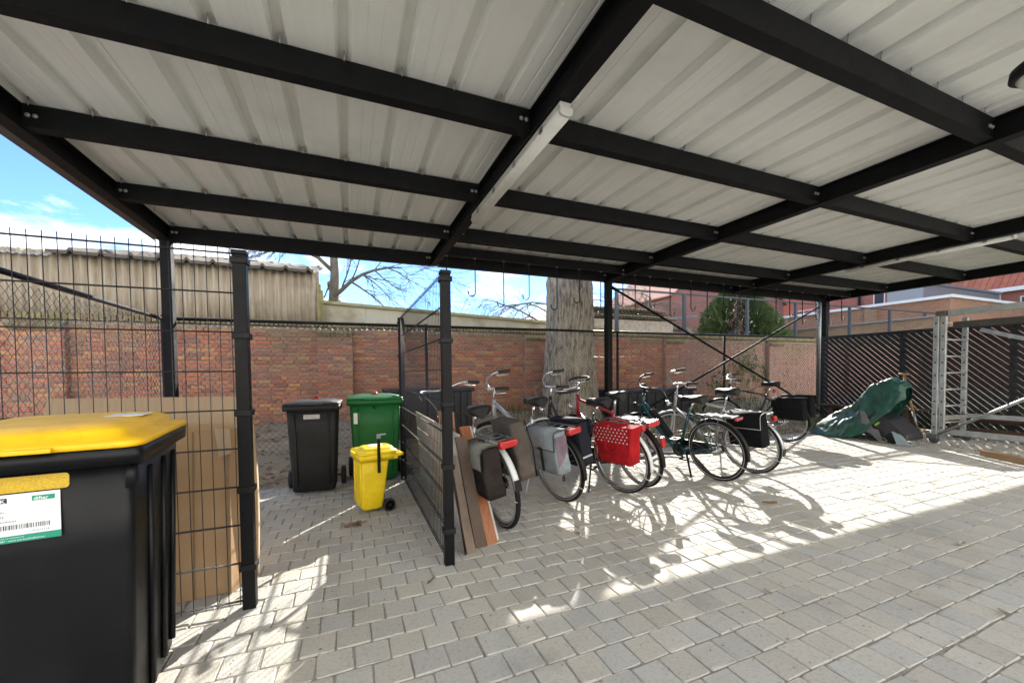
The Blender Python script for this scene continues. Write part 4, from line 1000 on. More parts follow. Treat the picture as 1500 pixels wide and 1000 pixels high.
MB().loft([[Vector((x, y, z)) for y, z in ((4.02, .50), (3.96, .50), (3.84, .22), (3.76, .20), (3.70, .02), (3.77, .02), (3.86, .13), (3.98, .15))] for x in (8.135, 8.150)], True, False, False).build('side_plate', MOWG, mw_)
for i, yy in enumerate((3.80, 3.60)):
    MB().lathe([(.03, -.028), (.085, -.028), (.095, -.015), (.095, .015), (.085, .028), (.03, .028)], 22, Matrix.Translation((8.19 if i else 8.25, yy-.02, .096)) @ Matrix.Rotation(math.pi/2, 4, 'Y')).build('wheel', RUBBER, mw_)
MB().obox((8.174, 3.80, .30), (.002, 0, 0), (0, .028, -.03), (0, .012, .012)).build('sticker', mat('lime_sticker', (.25, .45, .06), .5), mw_)
MB().obox((8.174, 3.84, .35), (.002, 0, 0), (0, .028, -.03), (0, .012, .012)).build('sticker', WHITE, mw_)
MB().add([(8.16, 3.60, .20), (8.20, 3.50, .17), (8.05, 3.30, .012), (8.00, 3.46, .012)], [(0, 1, 2, 3)]).add([(8.16, 3.60, .203), (8.20, 3.50, .173), (8.05, 3.30, .015), (8.00, 3.46, .015)], [(3, 2, 1, 0)]).build('plastic_flap', mat('clear_plastic_film', (.30, .38, .40), .2, alpha=.75), mw_)
HANDLE = mat('ash_handle', (.34, .21, .09), .6, 0, (.25, .14, .06), 9, (.3, .7), (8, 8, .5))
fk = thing('garden_fork', 'garden fork with wooden T handle leaning beside the tarpaulin', 'fork', (8.7, 3.44, 0))
p0, p1 = Vector((8.72, 3.70, 1.115)), Vector((8.68, 3.495, .24)); d = (p1-p0).normalized()
MB().tube([p0, p0+(p1-p0)*.7], [.018, .017], 12).build('shaft', HANDLE, fk)
MB().tube([p0+Vector((0, .07, .012)), p0+Vector((0, 0, .008)), p0-Vector((0, .065, -.002))], [.015, .018, .015], 10).build('grip', HANDLE, fk)
MB().tube([p0+(p1-p0)*.7, p1], [.020, .014], 12).build('socket', GALV, fk)
TINE = mat('tine_yellow_steel', (.32, .25, .10), .45, .4, (.2, .15, .07), 10)
MB().tube([p1+Vector((0, .10, -.01)), p1+Vector((0, -.10, -.01))], .009, 8).build('crossbar', TINE, fk)
for i in range(4):
    q0 = p1+Vector((0, .096-.064*i, -.012)); MB().tube([q0, q0+Vector((-.02, -.012, -.10)), q0+Vector((-.02, -.035, -.218))], [.0085, .008, .003], 8).build('tine', TINE, fk)
sf = thing('scaffold_frame', 'aluminium mobile scaffold frame with ladder end and castor beside the lattice fence', 'scaffold', (9.1, 2.6, 0))
def upright(x, y, holes=True):
    m = MB().box(x-.025, x+.025, y-.034, y+.034, .14, 2.06); u = m.build('upright', ALU, sf, bevel=.008)
    if holes:
        for k in range(9):
            MB().lathe([(.0125, 0), (.0125, .0012)], 12, Matrix.Translation((x-.0252, y, .26+.21*k)) @ Matrix.Rotation(-math.pi/2, 4, 'Y'), False).build('pin_hole_disc', BLACKP, u)  # black disc painted on for the dark inside each hole
for x, y in ((8.84, 3.345), (8.86, 3.268), (9.57, 3.27)): upright(x, y)
for k in range(7): MB().tube([(8.865, 3.29, .33+.27*k), (9.57, 3.245, .33+.27*k)], .015, 10).build('rung', ALU, sf)
MB().box(8.80, 8.93, 3.23, 3.35, 2.062, 2.135).build('top_clamp', mat('rusty_clamp', (.13, .10, .08), .7, .2), sf, bevel=.008)
MB().bar((8.86, 3.22, 2.09), (8.86, 1.2, 2.12), .045, .09).build('guard_rail', ALU, sf, bevel=.005)
MB().bar((8.92, 3.18, 1.90), (8.92, 1.2, 1.90), .05, .10).build('timber_rail', mat('dark_timber', (.045, .038, .032), .8, 0, (.07, .06, .05), 6), sf, bevel=.006)
MB().bar((9.58, 3.1, 1.84), (9.58, 1.5, 1.20), .05, .06).build('rear_brace', ALU, sf, bevel=.004)
MB().tube([(8.84, 3.30, .15), (8.84, 2.43, .76), (8.84, 1.9, 1.13)], .022, 12).build('diagonal_brace', ALU, sf)
MB().bar((9.57, 3.3, .42), (9.57, 1.2, .44), .05, .07).build('base_rail', ALU, sf, bevel=.004)
MB().bar((8.86, 3.24, .20), (8.86, 1.2, .185), .05, .085).build('base_rail', ALU, sf, bevel=.004)
MB().bar((8.88, 3.30, .40), (9.55, 3.26, .40), .05, .07).build('cross_rail', ALU, sf, bevel=.004)
CAST = mat('castor_grey', (.10, .10, .10), .6)
for x, y in ((8.80, 3.36), (9.58, 3.26)):
    MB().box(x-.05, x+.05, y-.075, y+.055, .075, .139).build('castor_fork', CAST, sf, bevel=.01)
    MB().lathe([(.02, -.022), (.058, -.022), (.064, -.010), (.064, .010), (.058, .022), (.02, .022)], 22, Matrix.Translation((x-.005, y-.03, .064)) @ Matrix.Rotation(math.pi/2, 4, 'Y')).build('castor_wheel', mat('castor_tyre', (.06, .06, .062), .7), sf)
cb = thing('cardboard_box', 'long flat cardboard box lying on the paving by the scaffold', 'box', (7.95, 2.3, 0), (0, 0, R(-33)))
MB().box(-.05, 1.25*0+.05, -.75, .32, .0, .085).build('carton', CARD, cb, world=False, bevel=.003)
MB().box(-.02, .02, -.75, .3205, .0852, .0857).build('tape', mat('box_tape', (.42, .30, .16), .25), cb, world=False)
BEN = mat('brown_bench_wood', (.085, .045, .028), .75, 0, (.06, .03, .02), 10, (.3, .7), (2, .3, 6), bump=.2)
def bench(label, x, ya, yb, ztop):
    t = thing('picnic_bench', label, 'bench', (x, (ya+yb)/2, 0))
    for i in range(3): MB().box(x-.17+.12*i, x-.17+.12*i+.105, ya, yb, ztop-.035, ztop).build('plank', BEN, t, bevel=.005)
    MB().box(x-.05, x+.05, ya+.15, yb-.15, ztop-.09, ztop-.036).build('rail', BEN, t, bevel=.004)
    for y in (ya+.25, (ya+yb)/2, yb-.25):
        for s_ in (-1, 1): MB().bar((x+s_*.10, y, ztop-.0362), (x+s_*.20, y-.06, .0), .045, .09, (0, 1, 0)).build('leg', BEN, t, bevel=.004)
    MB().bar((x-.21, ya+.2, .14), (x-.21, yb-.2, .16), .03, .08).build('foot_rail', BEN, t, bevel=.004)
bench('brown wooden picnic bench in front of the lattice fence behind the tarpaulin', 10.1, 3.95, 5.75, .43)
bench('brown wooden picnic bench behind the scaffold base rails', 10.05, 1.5, 3.75, .36)
# ------------------------------------------------------------------ dark plastic planters behind the chain link fence
PLT = mat('dark_planter', (.014, .015, .020), .5, 0, (.022, .023, .03), 5)
def planter(label, x0, x1, y0, y1, z1, n):
    zb = min(soil_z(x, y) for x in (x0, (x0+x1)/2, x1) for y in (y0, y1))-.02
    t = thing('storage_crate', label, 'crate', ((x0+x1)/2, (y0+y1)/2, zb))
    MB().box(x0+.02, x1-.02, y0+.02, y1-.02, zb, z1-.06).build('box', PLT, t, bevel=.01)
    for i in range(n):
        x = x0+.03+(x1-x0-.06)*(i+.5)/n; MB().box(x-.02, x+.02, y0-.012, y0+.0195, zb+.02, z1-.07).build('rib', PLT, t, bevel=.006)
    MB().box(x0-.02, x1+.02, y0-.03, y1+.02, z1-.0598, z1).build('lid', PLT, t, bevel=.015)
planter('tall black ribbed crate behind the chain link fence near the partition', .55, 1.97, 6.50, 7.15, .975, 12)
planter('long low dark crate behind the chain link fence by the middle post', 4.95, 7.15, 6.62, 7.2, .84, 9)
# ------------------------------------------------------------------ big tree trunk
BARK = mat('bark', (.44, .385, .305), .95, 0, (.14, .112, .085), 9, (.42, .60), (3, 3, .55), bump=1.0, bscale=9, bstretch=(3, 3, .7), dirt=(.40, .36, .28), dscale=2.2)  # dark second tone puts furrow shade into the bark colour
tr = thing('old_tree', 'massive old tree trunk with furrowed bark between the fence and brick wall', 'tree', (4.18, 7.02, .2))
rings = []; nz_, na = 110, 128
for i in range(nz_+1):
    z = -.1+7.2*(i/nz_)**1.15; hz = z
    r0 = .395+.21*math.exp(-max(0, hz)/2.0)-(.075*min(1, max(0, (hz-3.05)/.35)) if hz > 3.05 else 0)-.01*max(0, hz-3)
    rg = []
    for j in range(na):
        a = 2*math.pi*j/na; ca, sa = math.cos(a), math.sin(a)
        v = mnoise.noise((ca*1.2, sa*1.2, hz*.5))*.05
        ridg = abs(mnoise.noise((ca*5.5, sa*5.5, hz*1.2)))*.075+abs(mnoise.noise((ca*13, sa*13, hz*2.6+7)))*.055
        fl = .08*math.exp(-max(0, hz)/.5)*(.5+.5*math.cos(a*5+1))
        r_ = r0+v+fl+.04-ridg
        rg.append(Vector((4.22-.028*min(hz, 3.1)+.05*max(0, hz-3.1)+r_*ca, 7.02+r_*sa, hz)))
    rings.append(rg)
MB().loft(rings, True).build('trunk', BARK, tr)
def limb(mb, p, d, r_, ln, lvl, q, droop=0., twig=.004, spread=.6, nseg=6):
    pts = [p.copy()]; rs = [r_]; dd = d.copy()
    for i in range(nseg):
        dd = (dd+Vector((q.gauss(0, .11), q.gauss(0, .11), q.gauss(0, .09)-droop*(.35 if lvl > 1 else .05)))).normalized()
        pts.append(pts[-1]+dd*ln/nseg); rs.append(max(twig*.6, r_*(1-.72*(i+1)/nseg)))
    mb.tube(pts, rs, 9 if r_ > .05 else (5 if r_ > .012 else 3), False)
    if lvl <= 0: return
    for i in range(1, nseg+1):
        for _ in range(2 if lvl > 1 else 1):
            if q.random() < (.80 if i > 1 else .35):
                ax_ = dd.orthogonal().normalized(); ax_.rotate(Matrix.Rotation(q.uniform(0, 6.28), 3, dd))
                nd = (dd+ax_*q.uniform(spread*.7, spread*1.6)).normalized()
                limb(mb, pts[i], nd, max(twig, rs[i]*q.uniform(.45, .68)), ln*q.uniform(.42, .68), lvl-1, q, droop, twig, spread, nseg if lvl > 1 else 5)
q = random.Random(11); lb = MB()
for a in range(6):
    an = a*1.05+.3; limb(lb, Vector((4.30, 7.02, 6.3+.12*a)), Vector((math.cos(an), math.sin(an)*.8, .75)).normalized(), .20, 3.2, 2, q, 0)
lb.build('limbs', BARK, tr)
# ------------------------------------------------------------------ bare trees beyond the wall
BARK2 = mat('grey_bark', (.115, .095, .075), .9, 0, (.20, .18, .14), 4, bump=.6, bscale=8)
def bare_tree(label, base, h, r_, seed, lean_=(0, 0), droop=.1, limbs=7, ln=3.6, lvl=3, z_first=.45):
    q = random.Random(seed); t = thing('bare_tree', label, 'tree', base)
    b = Vector(base); pts = []; rs = []
    for i in range(9):
        k = i/8; pts.append(b+Vector((lean_[0]*k+.08*math.sin(k*7+seed), lean_[1]*k, h*k))); rs.append(r_*(1-.62*k))
    MB().tube(pts, rs, 12).build('trunk', BARK2, t)
    m = MB()
    for i in range(limbs):
        k = z_first+(1-z_first)*i/(limbs-1); p = b+Vector((lean_[0]*k, lean_[1]*k, h*k)); an = i*2.4+seed
        limb(m, p, Vector((math.cos(an), math.sin(an), .55)).normalized(), r_*.42*(1-.5*k), ln*(1.1-.35*k), lvl, q, droop, .0055, .55)
    m.build('crown', BARK2, t)
bare_tree('bare tree with forked trunk rising behind the corrugated shed', (-.60, 13.2, 0), 5.6, .24, 3, (.3, 0), .10, 7, 3.4, 3, .55)
bare_tree('bare tree with drooping twigs behind the low white roof', (8.7, 15.5, 0), 4.1, .20, 8, (-.3, 0), .42, 9, 4.4, 3, .62)
bare_tree('slim bare tree beyond the mossy roof beside the big trunk', (12.3, 15.0, 0), 4.7, .15, 21, (1.0, 0), .3, 6, 2.0, 3, .58)
# ------------------------------------------------------------------ conifer
CON = mat('conifer_leaf', (.040, .075, .018), .75, 0, (.085, .115, .030), 4, (.3, .7), ramp=[(.045, .085, .020), (.075, .12, .032), (.11, .15, .045), (.055, .095, .025)], world=True)
cn_t = thing('conifer', 'dense green conifer in front of the red brick house', 'tree', (17.4, 13.6, 0))
MB().tube([(17.4, 13.6, 0), (17.4, 13.6, 3), (17.4, 13.6, 5.0)], [.14, .10, .03], 10).build('trunk', BARK2, cn_t)
q = random.Random(5); m = MB()
for i in range(9500):
    z = .4+5.0*q.random()**1.05; k = (z-.4)/5.0; rad = 3.15*(1-k)**.65*(1-.25*math.exp(-z*1.6)); an = q.uniform(0, 6.283)
    lump = .86+.20*mnoise.noise((math.cos(an)*2.1, math.sin(an)*2.1, z*1.1))+.16*mnoise.noise((math.cos(an)*6, math.sin(an)*6, z*3))
    rr_ = rad*lump*(1-abs(q.gauss(0, .13)))
    c = Vector((17.4+rr_*math.cos(an), 13.6+rr_*math.sin(an), z))
    o_ = Vector((math.cos(an), math.sin(an), q.uniform(-.1, .5))).normalized(); s_ = o_.cross(Vector((0, 0, 1))).normalized()
    # a fan of flat scale-leaf sprays
    L_ = q.uniform(.18, .34); tw = q.uniform(-.9, .9); u_ = (Vector((0, 0, 1))*math.cos(tw)+s_*math.sin(tw)).normalized()
    for f_ in (-.5, 0, .5):
        d_ = (o_+u_*f_*1.2+Vector((0, 0, -.15))).normalized(); sd_ = d_.cross(u_.cross(o_)+Vector((.01, 0, 0))).normalized()
        m.add([c, c+d_*L_*.5+sd_*L_*.13, c+d_*L_, c+d_*L_*.5-sd_*L_*.13], [(0, 1, 2, 3)])
m.build('foliage', CON, cn_t)
# ------------------------------------------------------------------ corrugated shed and low roof beyond the wall
ASB = mat('fibre_cement', (.46, .385, .28), .95, 0, (.31, .25, .18), 3.5, (.35, .65), (5, 5, .45), bump=.3, bscale=40, dirt=(.24, .19, .135), dscale=1.1, dpos=(.55, .75))
ASBR = mat('roof_cement', (.075, .065, .052), .95, 0, (.12, .10, .08), 3, bump=.4, bscale=30)
shed = thing('shed', 'old corrugated fibre cement shed standing above the brick wall', 'shed', (-4.5, 10, 0))
def corrug(x0, x1, y, z0, z1, pitch, amp, steps=8):
    m = MB(); n = int((x1-x0)/pitch*steps)
    for z in (z0, z1):
        for i in range(n+1): x = x0+(x1-x0)*i/n; m.v.append((x, y+amp*math.cos(2*math.pi*(x-x0)/pitch), z))
        for i in range(n+1): x = x0+(x1-x0)*i/n; m.v.append((x, y+.008+amp*math.cos(2*math.pi*(x-x0)/pitch), z))
    w2 = 2*(n+1)
    for i in range(n):
        m.f += [(i, i+1, w2+i+1, w2+i), (n+1+i+1, n+1+i, w2+n+1+i, w2+n+1+i+1), (w2+i, w2+i+1, w2+n+1+i+1, w2+n+1+i), (i+1, i, n+1+i, n+1+i+1)]
    m.f += [(0, w2, w2+n+1, n+1), (n, 2*n+1, w2+2*n+1, w2+n)]
    m.sm = [True]*len(m.f); m.mi = [0]*len(m.f); return m
xs_ = [-9.0, -7.92, -6.83, -5.75, -4.66, -3.58, -2.49, -1.41, -.485]
for i, (a, b) in enumerate(zip(xs_[:-1], xs_[1:])): corrug(a-.02, b+.02, 8.36+.012*(i % 2), 1.9, 3.17, .115, .024).build('wall_sheet', ASB, shed)
MB().box(-9, -.52, 8.40, 11.8, .0, 2.2).build('wall_base', MORT, shed)
MB().box(-.60, -.50, 8.42, 11.8, 0, 3.1).build('end_wall', mat('shed_board', (.33, .29, .19), .9, 0, (.25, .21, .13), 5), shed)
for i in range(3): MB().box(-.498+.032*i, -.470+.032*i, 8.33+.03*i, 8.37+.03*i, 1.95, 3.02-.10*i).build('end_board', mat('mossy_board', (.36, .33, .15), .9, 0, (.22, .2, .08), 6), shed)
rf = MB(); pitch = .36; x = -4.15; prof = []
while x < -.50:
    prof += [(x, 0), (x+.23, -.006), (x+.262, .045), (x+.285, .048), (x+.32, 0)]; x += pitch
prof = [p for p in prof if p[0] < -.46]
n = len(prof)
for yy, zz in ((8.20, 3.150), (11.9, 4.1)):
    rf.v += [(x, yy, zz+z) for x, z in prof]; rf.v += [(x, yy, zz+z-.05) for x, z in prof]
for i in range(n-1): rf.f += [(i, i+1, 2*n+i+1, 2*n+i), (n+i+1, n+i, 3*n+i, 3*n+i+1), (n+i, n+i+1, i+1, i)]
rf.f += [(0, 2*n, 3*n, n), (n-1, 2*n-1, 4*n-1, 3*n-1)]; rf.sm = [False]*len(rf.f); rf.mi = [0]*len(rf.f); rf.build('roof', ASBR, shed)
corrug(-9.05, -4.16, 0, 0, 3.6, .09, .012).xf(Matrix.Translation((0, 8.28, 3.08)) @ Matrix.Rotation(R(-80), 4, 'X')).build('pale_roof', mat('translucent_sheet', (.50, .52, .53), .4, 0, (.42, .44, .45), 4), shed)
low = thing('low_outbuilding', 'low outbuilding with pale fascia boards and mossy roof edge beyond the wall', 'outbuilding', (2.2, 10, 0))
FAS = mat('fascia_board', (.52, .49, .39), .8, 0, (.42, .38, .28), 2.5, (.35, .7), (1, 1, .3), dirt=(.28, .23, .13), dscale=1.5, dpos=(.5, .75)); MOSS = mat('mossy_edge', (.26, .235, .10), .95, 0, (.36, .33, .20), 6, bump=.5, bscale=30)
tz = lambda x: 2.60-.043*(x+.46)
for a, b in ((-.455, .36), (.364, 1.9), (1.904, 3.45), (3.454, 5.0), (5.004, 6.6)):
    MB().add([(a, 8.60, 2.235), (b, 8.60, 2.235), (b, 8.60, tz(b)), (a, 8.60, tz(a)), (a, 8.625, 2.235), (b, 8.625, 2.235), (b, 8.625, tz(b)), (a, 8.625, tz(a))], [(0, 1, 2, 3), (7, 6, 5, 4), (3, 2, 6, 7), (1, 0, 4, 5), (1, 5, 6, 2), (4, 0, 3, 7)]).build('fascia_board', FAS, low)
    MB().add([(a, 8.53, tz(a)+.001), (b, 8.53, tz(b)+.001), (b, 8.53, tz(b)+.058), (a, 8.53, tz(a)+.058), (a, 11.5, tz(a)+.101), (b, 11.5, tz(b)+.101), (b, 11.5, tz(b)+.16), (a, 11.5, tz(a)+.16)], [(0, 1, 2, 3), (7, 6, 5, 4), (3, 2, 6, 7), (1, 0, 4, 5), (1, 5, 6, 2), (4, 0, 3, 7)]).build('roof_sheet', MOSS, low)
MB().box(-.44, 6.5, 8.63, 11.3, 0, 2.24).build('wall', MORT, low)
# stack of mossy corrugated sheets on the neighbour's lean-to
stk = thing('lean_to', 'lean-to roof of stacked mossy corrugated sheets beside the big trunk', 'outbuilding', (9.6, 11.8, 0))
MB().box(7.2, 10.9, 11.1, 13.5, 0, 2.98).build('wall', MORT, stk)
for i in range(5): corrug(7.0, 10.95-.12*i, 0, 0, 2.6, .15, .022).xf(Matrix.Translation((0, 10.95+.05*i, 3.03+.085*i)) @ Matrix.Rotation(R(-84), 4, 'X')).build('roof_sheet', MOSS if i in (1, 4) else ASBR, stk)
# ------------------------------------------------------------------ houses
def bricktex(name, c1, c2, mortar, scale=1.0):
    if name in MATS: return MATS[name]
    m = bpy.data.materials.new(name); MATS[name] = m; m.use_nodes = True; t = m.node_tree; n = t.nodes; l = t.links; b = n['Principled BSDF']; b.inputs['Roughness'].default_value = .92
    g_ = n.new('ShaderNodeNewGeometry'); s_ = n.new('ShaderNodeSeparateXYZ'); l.new(g_.outputs['Position'], s_.inputs[0])
    a = n.new('ShaderNodeMath'); a.operation = 'ADD'; l.new(s_.outputs[0], a.inputs[0]); l.new(s_.outputs[1], a.inputs[1])
    c = n.new('ShaderNodeCombineXYZ'); l.new(a.outputs[0], c.inputs[0]); l.new(s_.outputs[2], c.inputs[1])
    k = n.new('ShaderNodeTexBrick'); l.new(c.outputs[0], k.inputs['Vector']); k.inputs['Scale'].default_value = 1; k.inputs['Brick Width'].default_value = .22*scale; k.inputs['Row Height'].default_value = .07*scale; k.inputs['Mortar Size'].default_value = .010
    k.inputs['Color1'].default_value = (*c1, 1); k.inputs['Color2'].default_value = (*c2, 1); k.inputs['Mortar'].default_value = (*mortar, 1)
    nz2 = n.new('ShaderNodeTexNoise'); nz2.inputs['Scale'].default_value = .8; nz2.inputs['Detail'].default_value = 6; l.new(g_.outputs['Position'], nz2.inputs['Vector'])
    mr = n.new('ShaderNodeMapRange'); mr.inputs[1].default_value = .4; mr.inputs[2].default_value = .75; mr.inputs[4].default_value = .45; l.new(nz2.outputs[0], mr.inputs[0])
    mx_ = n.new('ShaderNodeMixRGB'); l.new(mr.outputs[0], mx_.inputs[0]); l.new(k.outputs[0], mx_.inputs[1]); mx_.inputs[2].default_value = (*[q_*.62 for q_ in c1], 1); l.new(mx_.outputs[0], b.inputs['Base Color'])
    bp = n.new('ShaderNodeBump'); bp.inputs['Strength'].default_value = .5; bp.inputs['Distance'].default_value = .01; l.new(k.outputs['Fac'], bp.inputs['Height']); bp.invert = True; l.new(bp.outputs[0], b.inputs['Normal'])
    return m
BR1 = bricktex('house_brick_red', (.40, .145, .105), (.33, .105, .075), (.36, .25, .20)); BR2 = bricktex('house_brick_orange', (.38, .19, .105), (.30, .125, .07), (.30, .24, .18)); BR3 = bricktex('house_brick_yellow', (.34, .225, .12), (.28, .15, .085), (.28, .23, .17))
TILE = mat('clay_tile', (.42, .13, .07), .8, 0, (.30, .085, .05), 4, ramp=[(.42, .135, .075), (.34, .10, .06), (.46, .17, .095)], bump=.2)
GLASS = mat('window_glass', (.05, .07, .09), .06, 0, spec=.8); FRAME = mat('white_upvc', (.75, .75, .73), .4); ZINC = mat('zinc_roof', (.26, .29, .31), .45, .5)
def window_x(parent, x, y0, y1, z0, z1, d=-1, mull=1):
    """window on a wall facing -x (d=-1)"""
    f = MB(); w_ = .07; xo = x+d*.02
    f.box(min(xo, x), max(xo, x), y0, y1, z0, z0+w_).box(min(xo, x), max(xo, x), y0, y1, z1-w_, z1).box(min(xo, x), max(xo, x), y0, y0+w_, z0+w_, z1-w_).box(min(xo, x), max(xo, x), y1-w_, y1, z0+w_, z1-w_)
    for i in range(1, mull): yy = y0+(y1-y0)*i/mull; f.box(min(xo, x), max(xo, x), yy-.03, yy+.03, z0+w_, z1-w_)
    o = f.build('window', FRAME, parent); MB().box(x+d*.008-.003, x+d*.008+.003, y0+w_, y1-w_, z0+w_, z1-w_).build('pane', GLASS, o)
    MB().box(x-.09, x-.002, y0-.05, y1+.05, z0-.06, z0-.001).build('sill', CONC, o); return o
h1 = thing('brick_house', 'tall red brick gable house behind the conifer', 'house', (27, 26, 0))
MB().loft([[Vector((x, y, z)) for x, z in ((21.5, 0), (33.5, 0), (33.5, 6.6), (27.5, 11.2), (21.5, 6.6))] for y in (22, 31)], True, False, False).build('wall', BR1, h1)
for s_ in (-1, 1): MB().obox((27.5+s_*3.05, 26.4, 8.98), (3.15, 0, -s_*2.415), (0, 4.6, 0), (.05, 0, .06)).build('roof', TILE, h1)
lt = thing('garden_shed', 'small lean-to with pale roof against the red brick gable house', 'shed', (26, 21, 0))
MB().box(24.6, 28.5, 20.4, 21.9, 0, 3.9).build('wall', BR1, lt); MB().obox((26.5, 21.1, 4.02), (2.2, 0, .0), (0, .9, .12), (0, 0, .05)).build('roof', ZINC, lt)
h2 = thing('brick_house', 'red brick house with narrow white window and dark drainpipe', 'house', (43, 20, 0))
MB().box(39, 50, 16.4, 29.8, 0, 10.6).build('wall', BR1, h2)
MB().obox((44.5, 23.1, 11.5), (5.8, 0, 0), (0, 6.9, 0), (0, 0, .89)).build('roof', TILE, h2)
window_x(h2, 38.999, 17.75, 18.5, 6.05, 8.1); window_x(h2, 38.999, 23.0, 24.5, 5.75, 6.65, mull=2)
MB().tube([(38.88, 19.4, 0), (38.88, 19.4, 10.6)], .09, 10).build('drainpipe', BLACKP, h2)
gar = thing('brick_outbuilding', 'flat roofed orange brick outbuilding with white coping beyond the lattice fence', 'outbuilding', (28, 11, 0))
MB().box(23.3, 38, 8.42, 15.4, 0, 4.15).build('wall', BR2, gar)
MB().box(23.2, 23.42, 8.32, 15.5, 4.151, 4.275).build('coping', FRAME, gar); MB().box(23.421, 38, 8.32, 8.55, 4.151, 4.275).build('coping', FRAME, gar)
MB().box(23.18, 23.299, 10.9, 11.35, 0, 4.1).build('pier', BR3, gar)
MB().box(23.22, 23.299, 15.0, 15.4, 0, 4.1).build('pier', BR3, gar)
up = thing('extension', 'grey zinc clad roof structure behind the orange brick outbuilding', 'outbuilding', (32, 11.6, 4.1))
MB().box(27.9, 36.6, 11.1, 12.6, 4.0, 5.62).build('wall', ZINC, up); MB().box(27.8, 36.7, 11.0, 12.7, 5.621, 5.74).build('roof', ZINC, up)
yw = thing('brick_wall', 'yellowish mossy brick wall beyond the lattice fence below the outbuilding', 'wall', (19.5, 12, 0)); MB().box(19.6, 19.8, 7.2, 15.0, 0, 3.05).build('wall', BR3, yw)
MB().box(19.53, 19.87, 7.15, 15.05, 3.051, 3.11).build('coping', CONC, yw)
h3 = thing('tiled_house', 'house with red clay tile roof and blue skylight beyond the outbuilding', 'house', (43, 4, 0))
MB().box(37.7, 49, -7, 13.4, 0, 6.1).build('wall', BR1, h3)
MB().loft([[Vector((x, y, z)) for x, z in ((37.72, 6.1), (48.98, 6.1), (43.4, 12.05))] for y in (-6.98, 13.39)], True, False, False).build('gable', BR1, h3)
MB().obox((40.45, 3.2, 9.10), (3.10, 0, 3.25), (0, 10.4, 0), (-.06, 0, .058)).build('roof', mat('clay_tile_deck', (.28, .09, .05), .85), h3)
MB().obox((46.35, 3.2, 9.10), (3.10, 0, -3.25), (0, 10.4, 0), (.06, 0, .058)).build('roof', TILE, h3)
for k in range(16):     # rows of pantiles
    tl = MB(); s_ = k/16; px_, pz_ = 37.35+6.2*s_, 5.95+6.5*s_
    for j in range(70):
        y = -6.9+.297*j; c = Vector((px_+.12, y, pz_+.29)); tl.obox(c, (.215, 0, .225), (0, .138, .0), (-.030+.006*(j % 2), 0, .030))
    tl.build('tile_course', TILE, h3, kind='stuff')
MB().box(37.15, 37.42, -7.1, 13.6, 5.82, 6.05).build('gutter', FRAME, h3)
MB().tube([(37.6, 11.4, 0), (37.6, 11.4, 5.9)], .07, 10).build('downpipe', FRAME, h3)
sk = MB().obox((38.72, 12.05, 7.62), (.50, 0, .524), (0, .66, 0), (-.07, 0, .067)).build('skylight', ZINC, h3)
MB().obox((38.645, 12.05, 7.695), (.40, 0, .419), (0, .54, 0), (-.014, 0, .0134)).build('pane', mat('skylight_glass', (.05, .13, .33), .08, 0, spec=.8), sk)
window_x(h3, 37.699, 9.2, 10.6, 3.7, 5.5, mull=2); window_x(h3, 37.699, 3.2, 5.2, 3.7, 5.5, mull=2)
th_ = thing('tiled_shed', 'small brown tiled roof shed seen between the trunk and middle post', 'shed', (14.6, 16.5, 0))
MB().box(13.5, 16.3, 16, 19, 0, 3.35).build('wall', BR1, th_)
MB().loft([[Vector((13.2, 15.9, 3.30)), Vector((16.6, 15.9, 3.30)), Vector((16.1, 17.6, 4.35)), Vector((13.7, 17.6, 4.35))], [Vector((13.2, 15.9, 3.38)), Vector((16.6, 15.9, 3.38)), Vector((16.1, 17.6, 4.43)), Vector((13.7, 17.6, 4.43))]], True, False, False).build('roof', mat('old_tile', (.15, .095, .075), .95, 0, (.10, .068, .055), 5, (.35, .65), (9, 1, 1), spec=.2), th_)
gs = thing('grey_shed', 'grey shed with low roof beyond the brick wall', 'shed', (19.5, 20, 0))
MB().box(16.8, 21.3, 20, 22, 0, 4.1).build('wall', ASB, gs); MB().obox((19.05, 20.9, 4.5), (2.4, 0, .34), (0, 1.2, 0), (0, 0, .06)).build('roof', ZINC, gs)
# tall rail frame behind the wall
rf_ = thing('rail_frame', 'tall grey steel rail on slim posts running above the brick wall', 'fence', (14, 8.1, 2.1))
RAILM = mat('grey_rail', (.055, .062, .075), .5, .2)
MB().bar((6.1, 8.10, 3.245), (22.9, 8.10, 3.36), .045, .045).build('rail', RAILM, rf_)
for x in (6.15, 8.34, 10.75, 12.9, 15.7, 18.1, 20.5): MB().box(x-.036, x+.036, 8.065, 8.135, 2.10, 3.235+.0068*(x-6.1)-.012).build('post', RAILM, rf_)
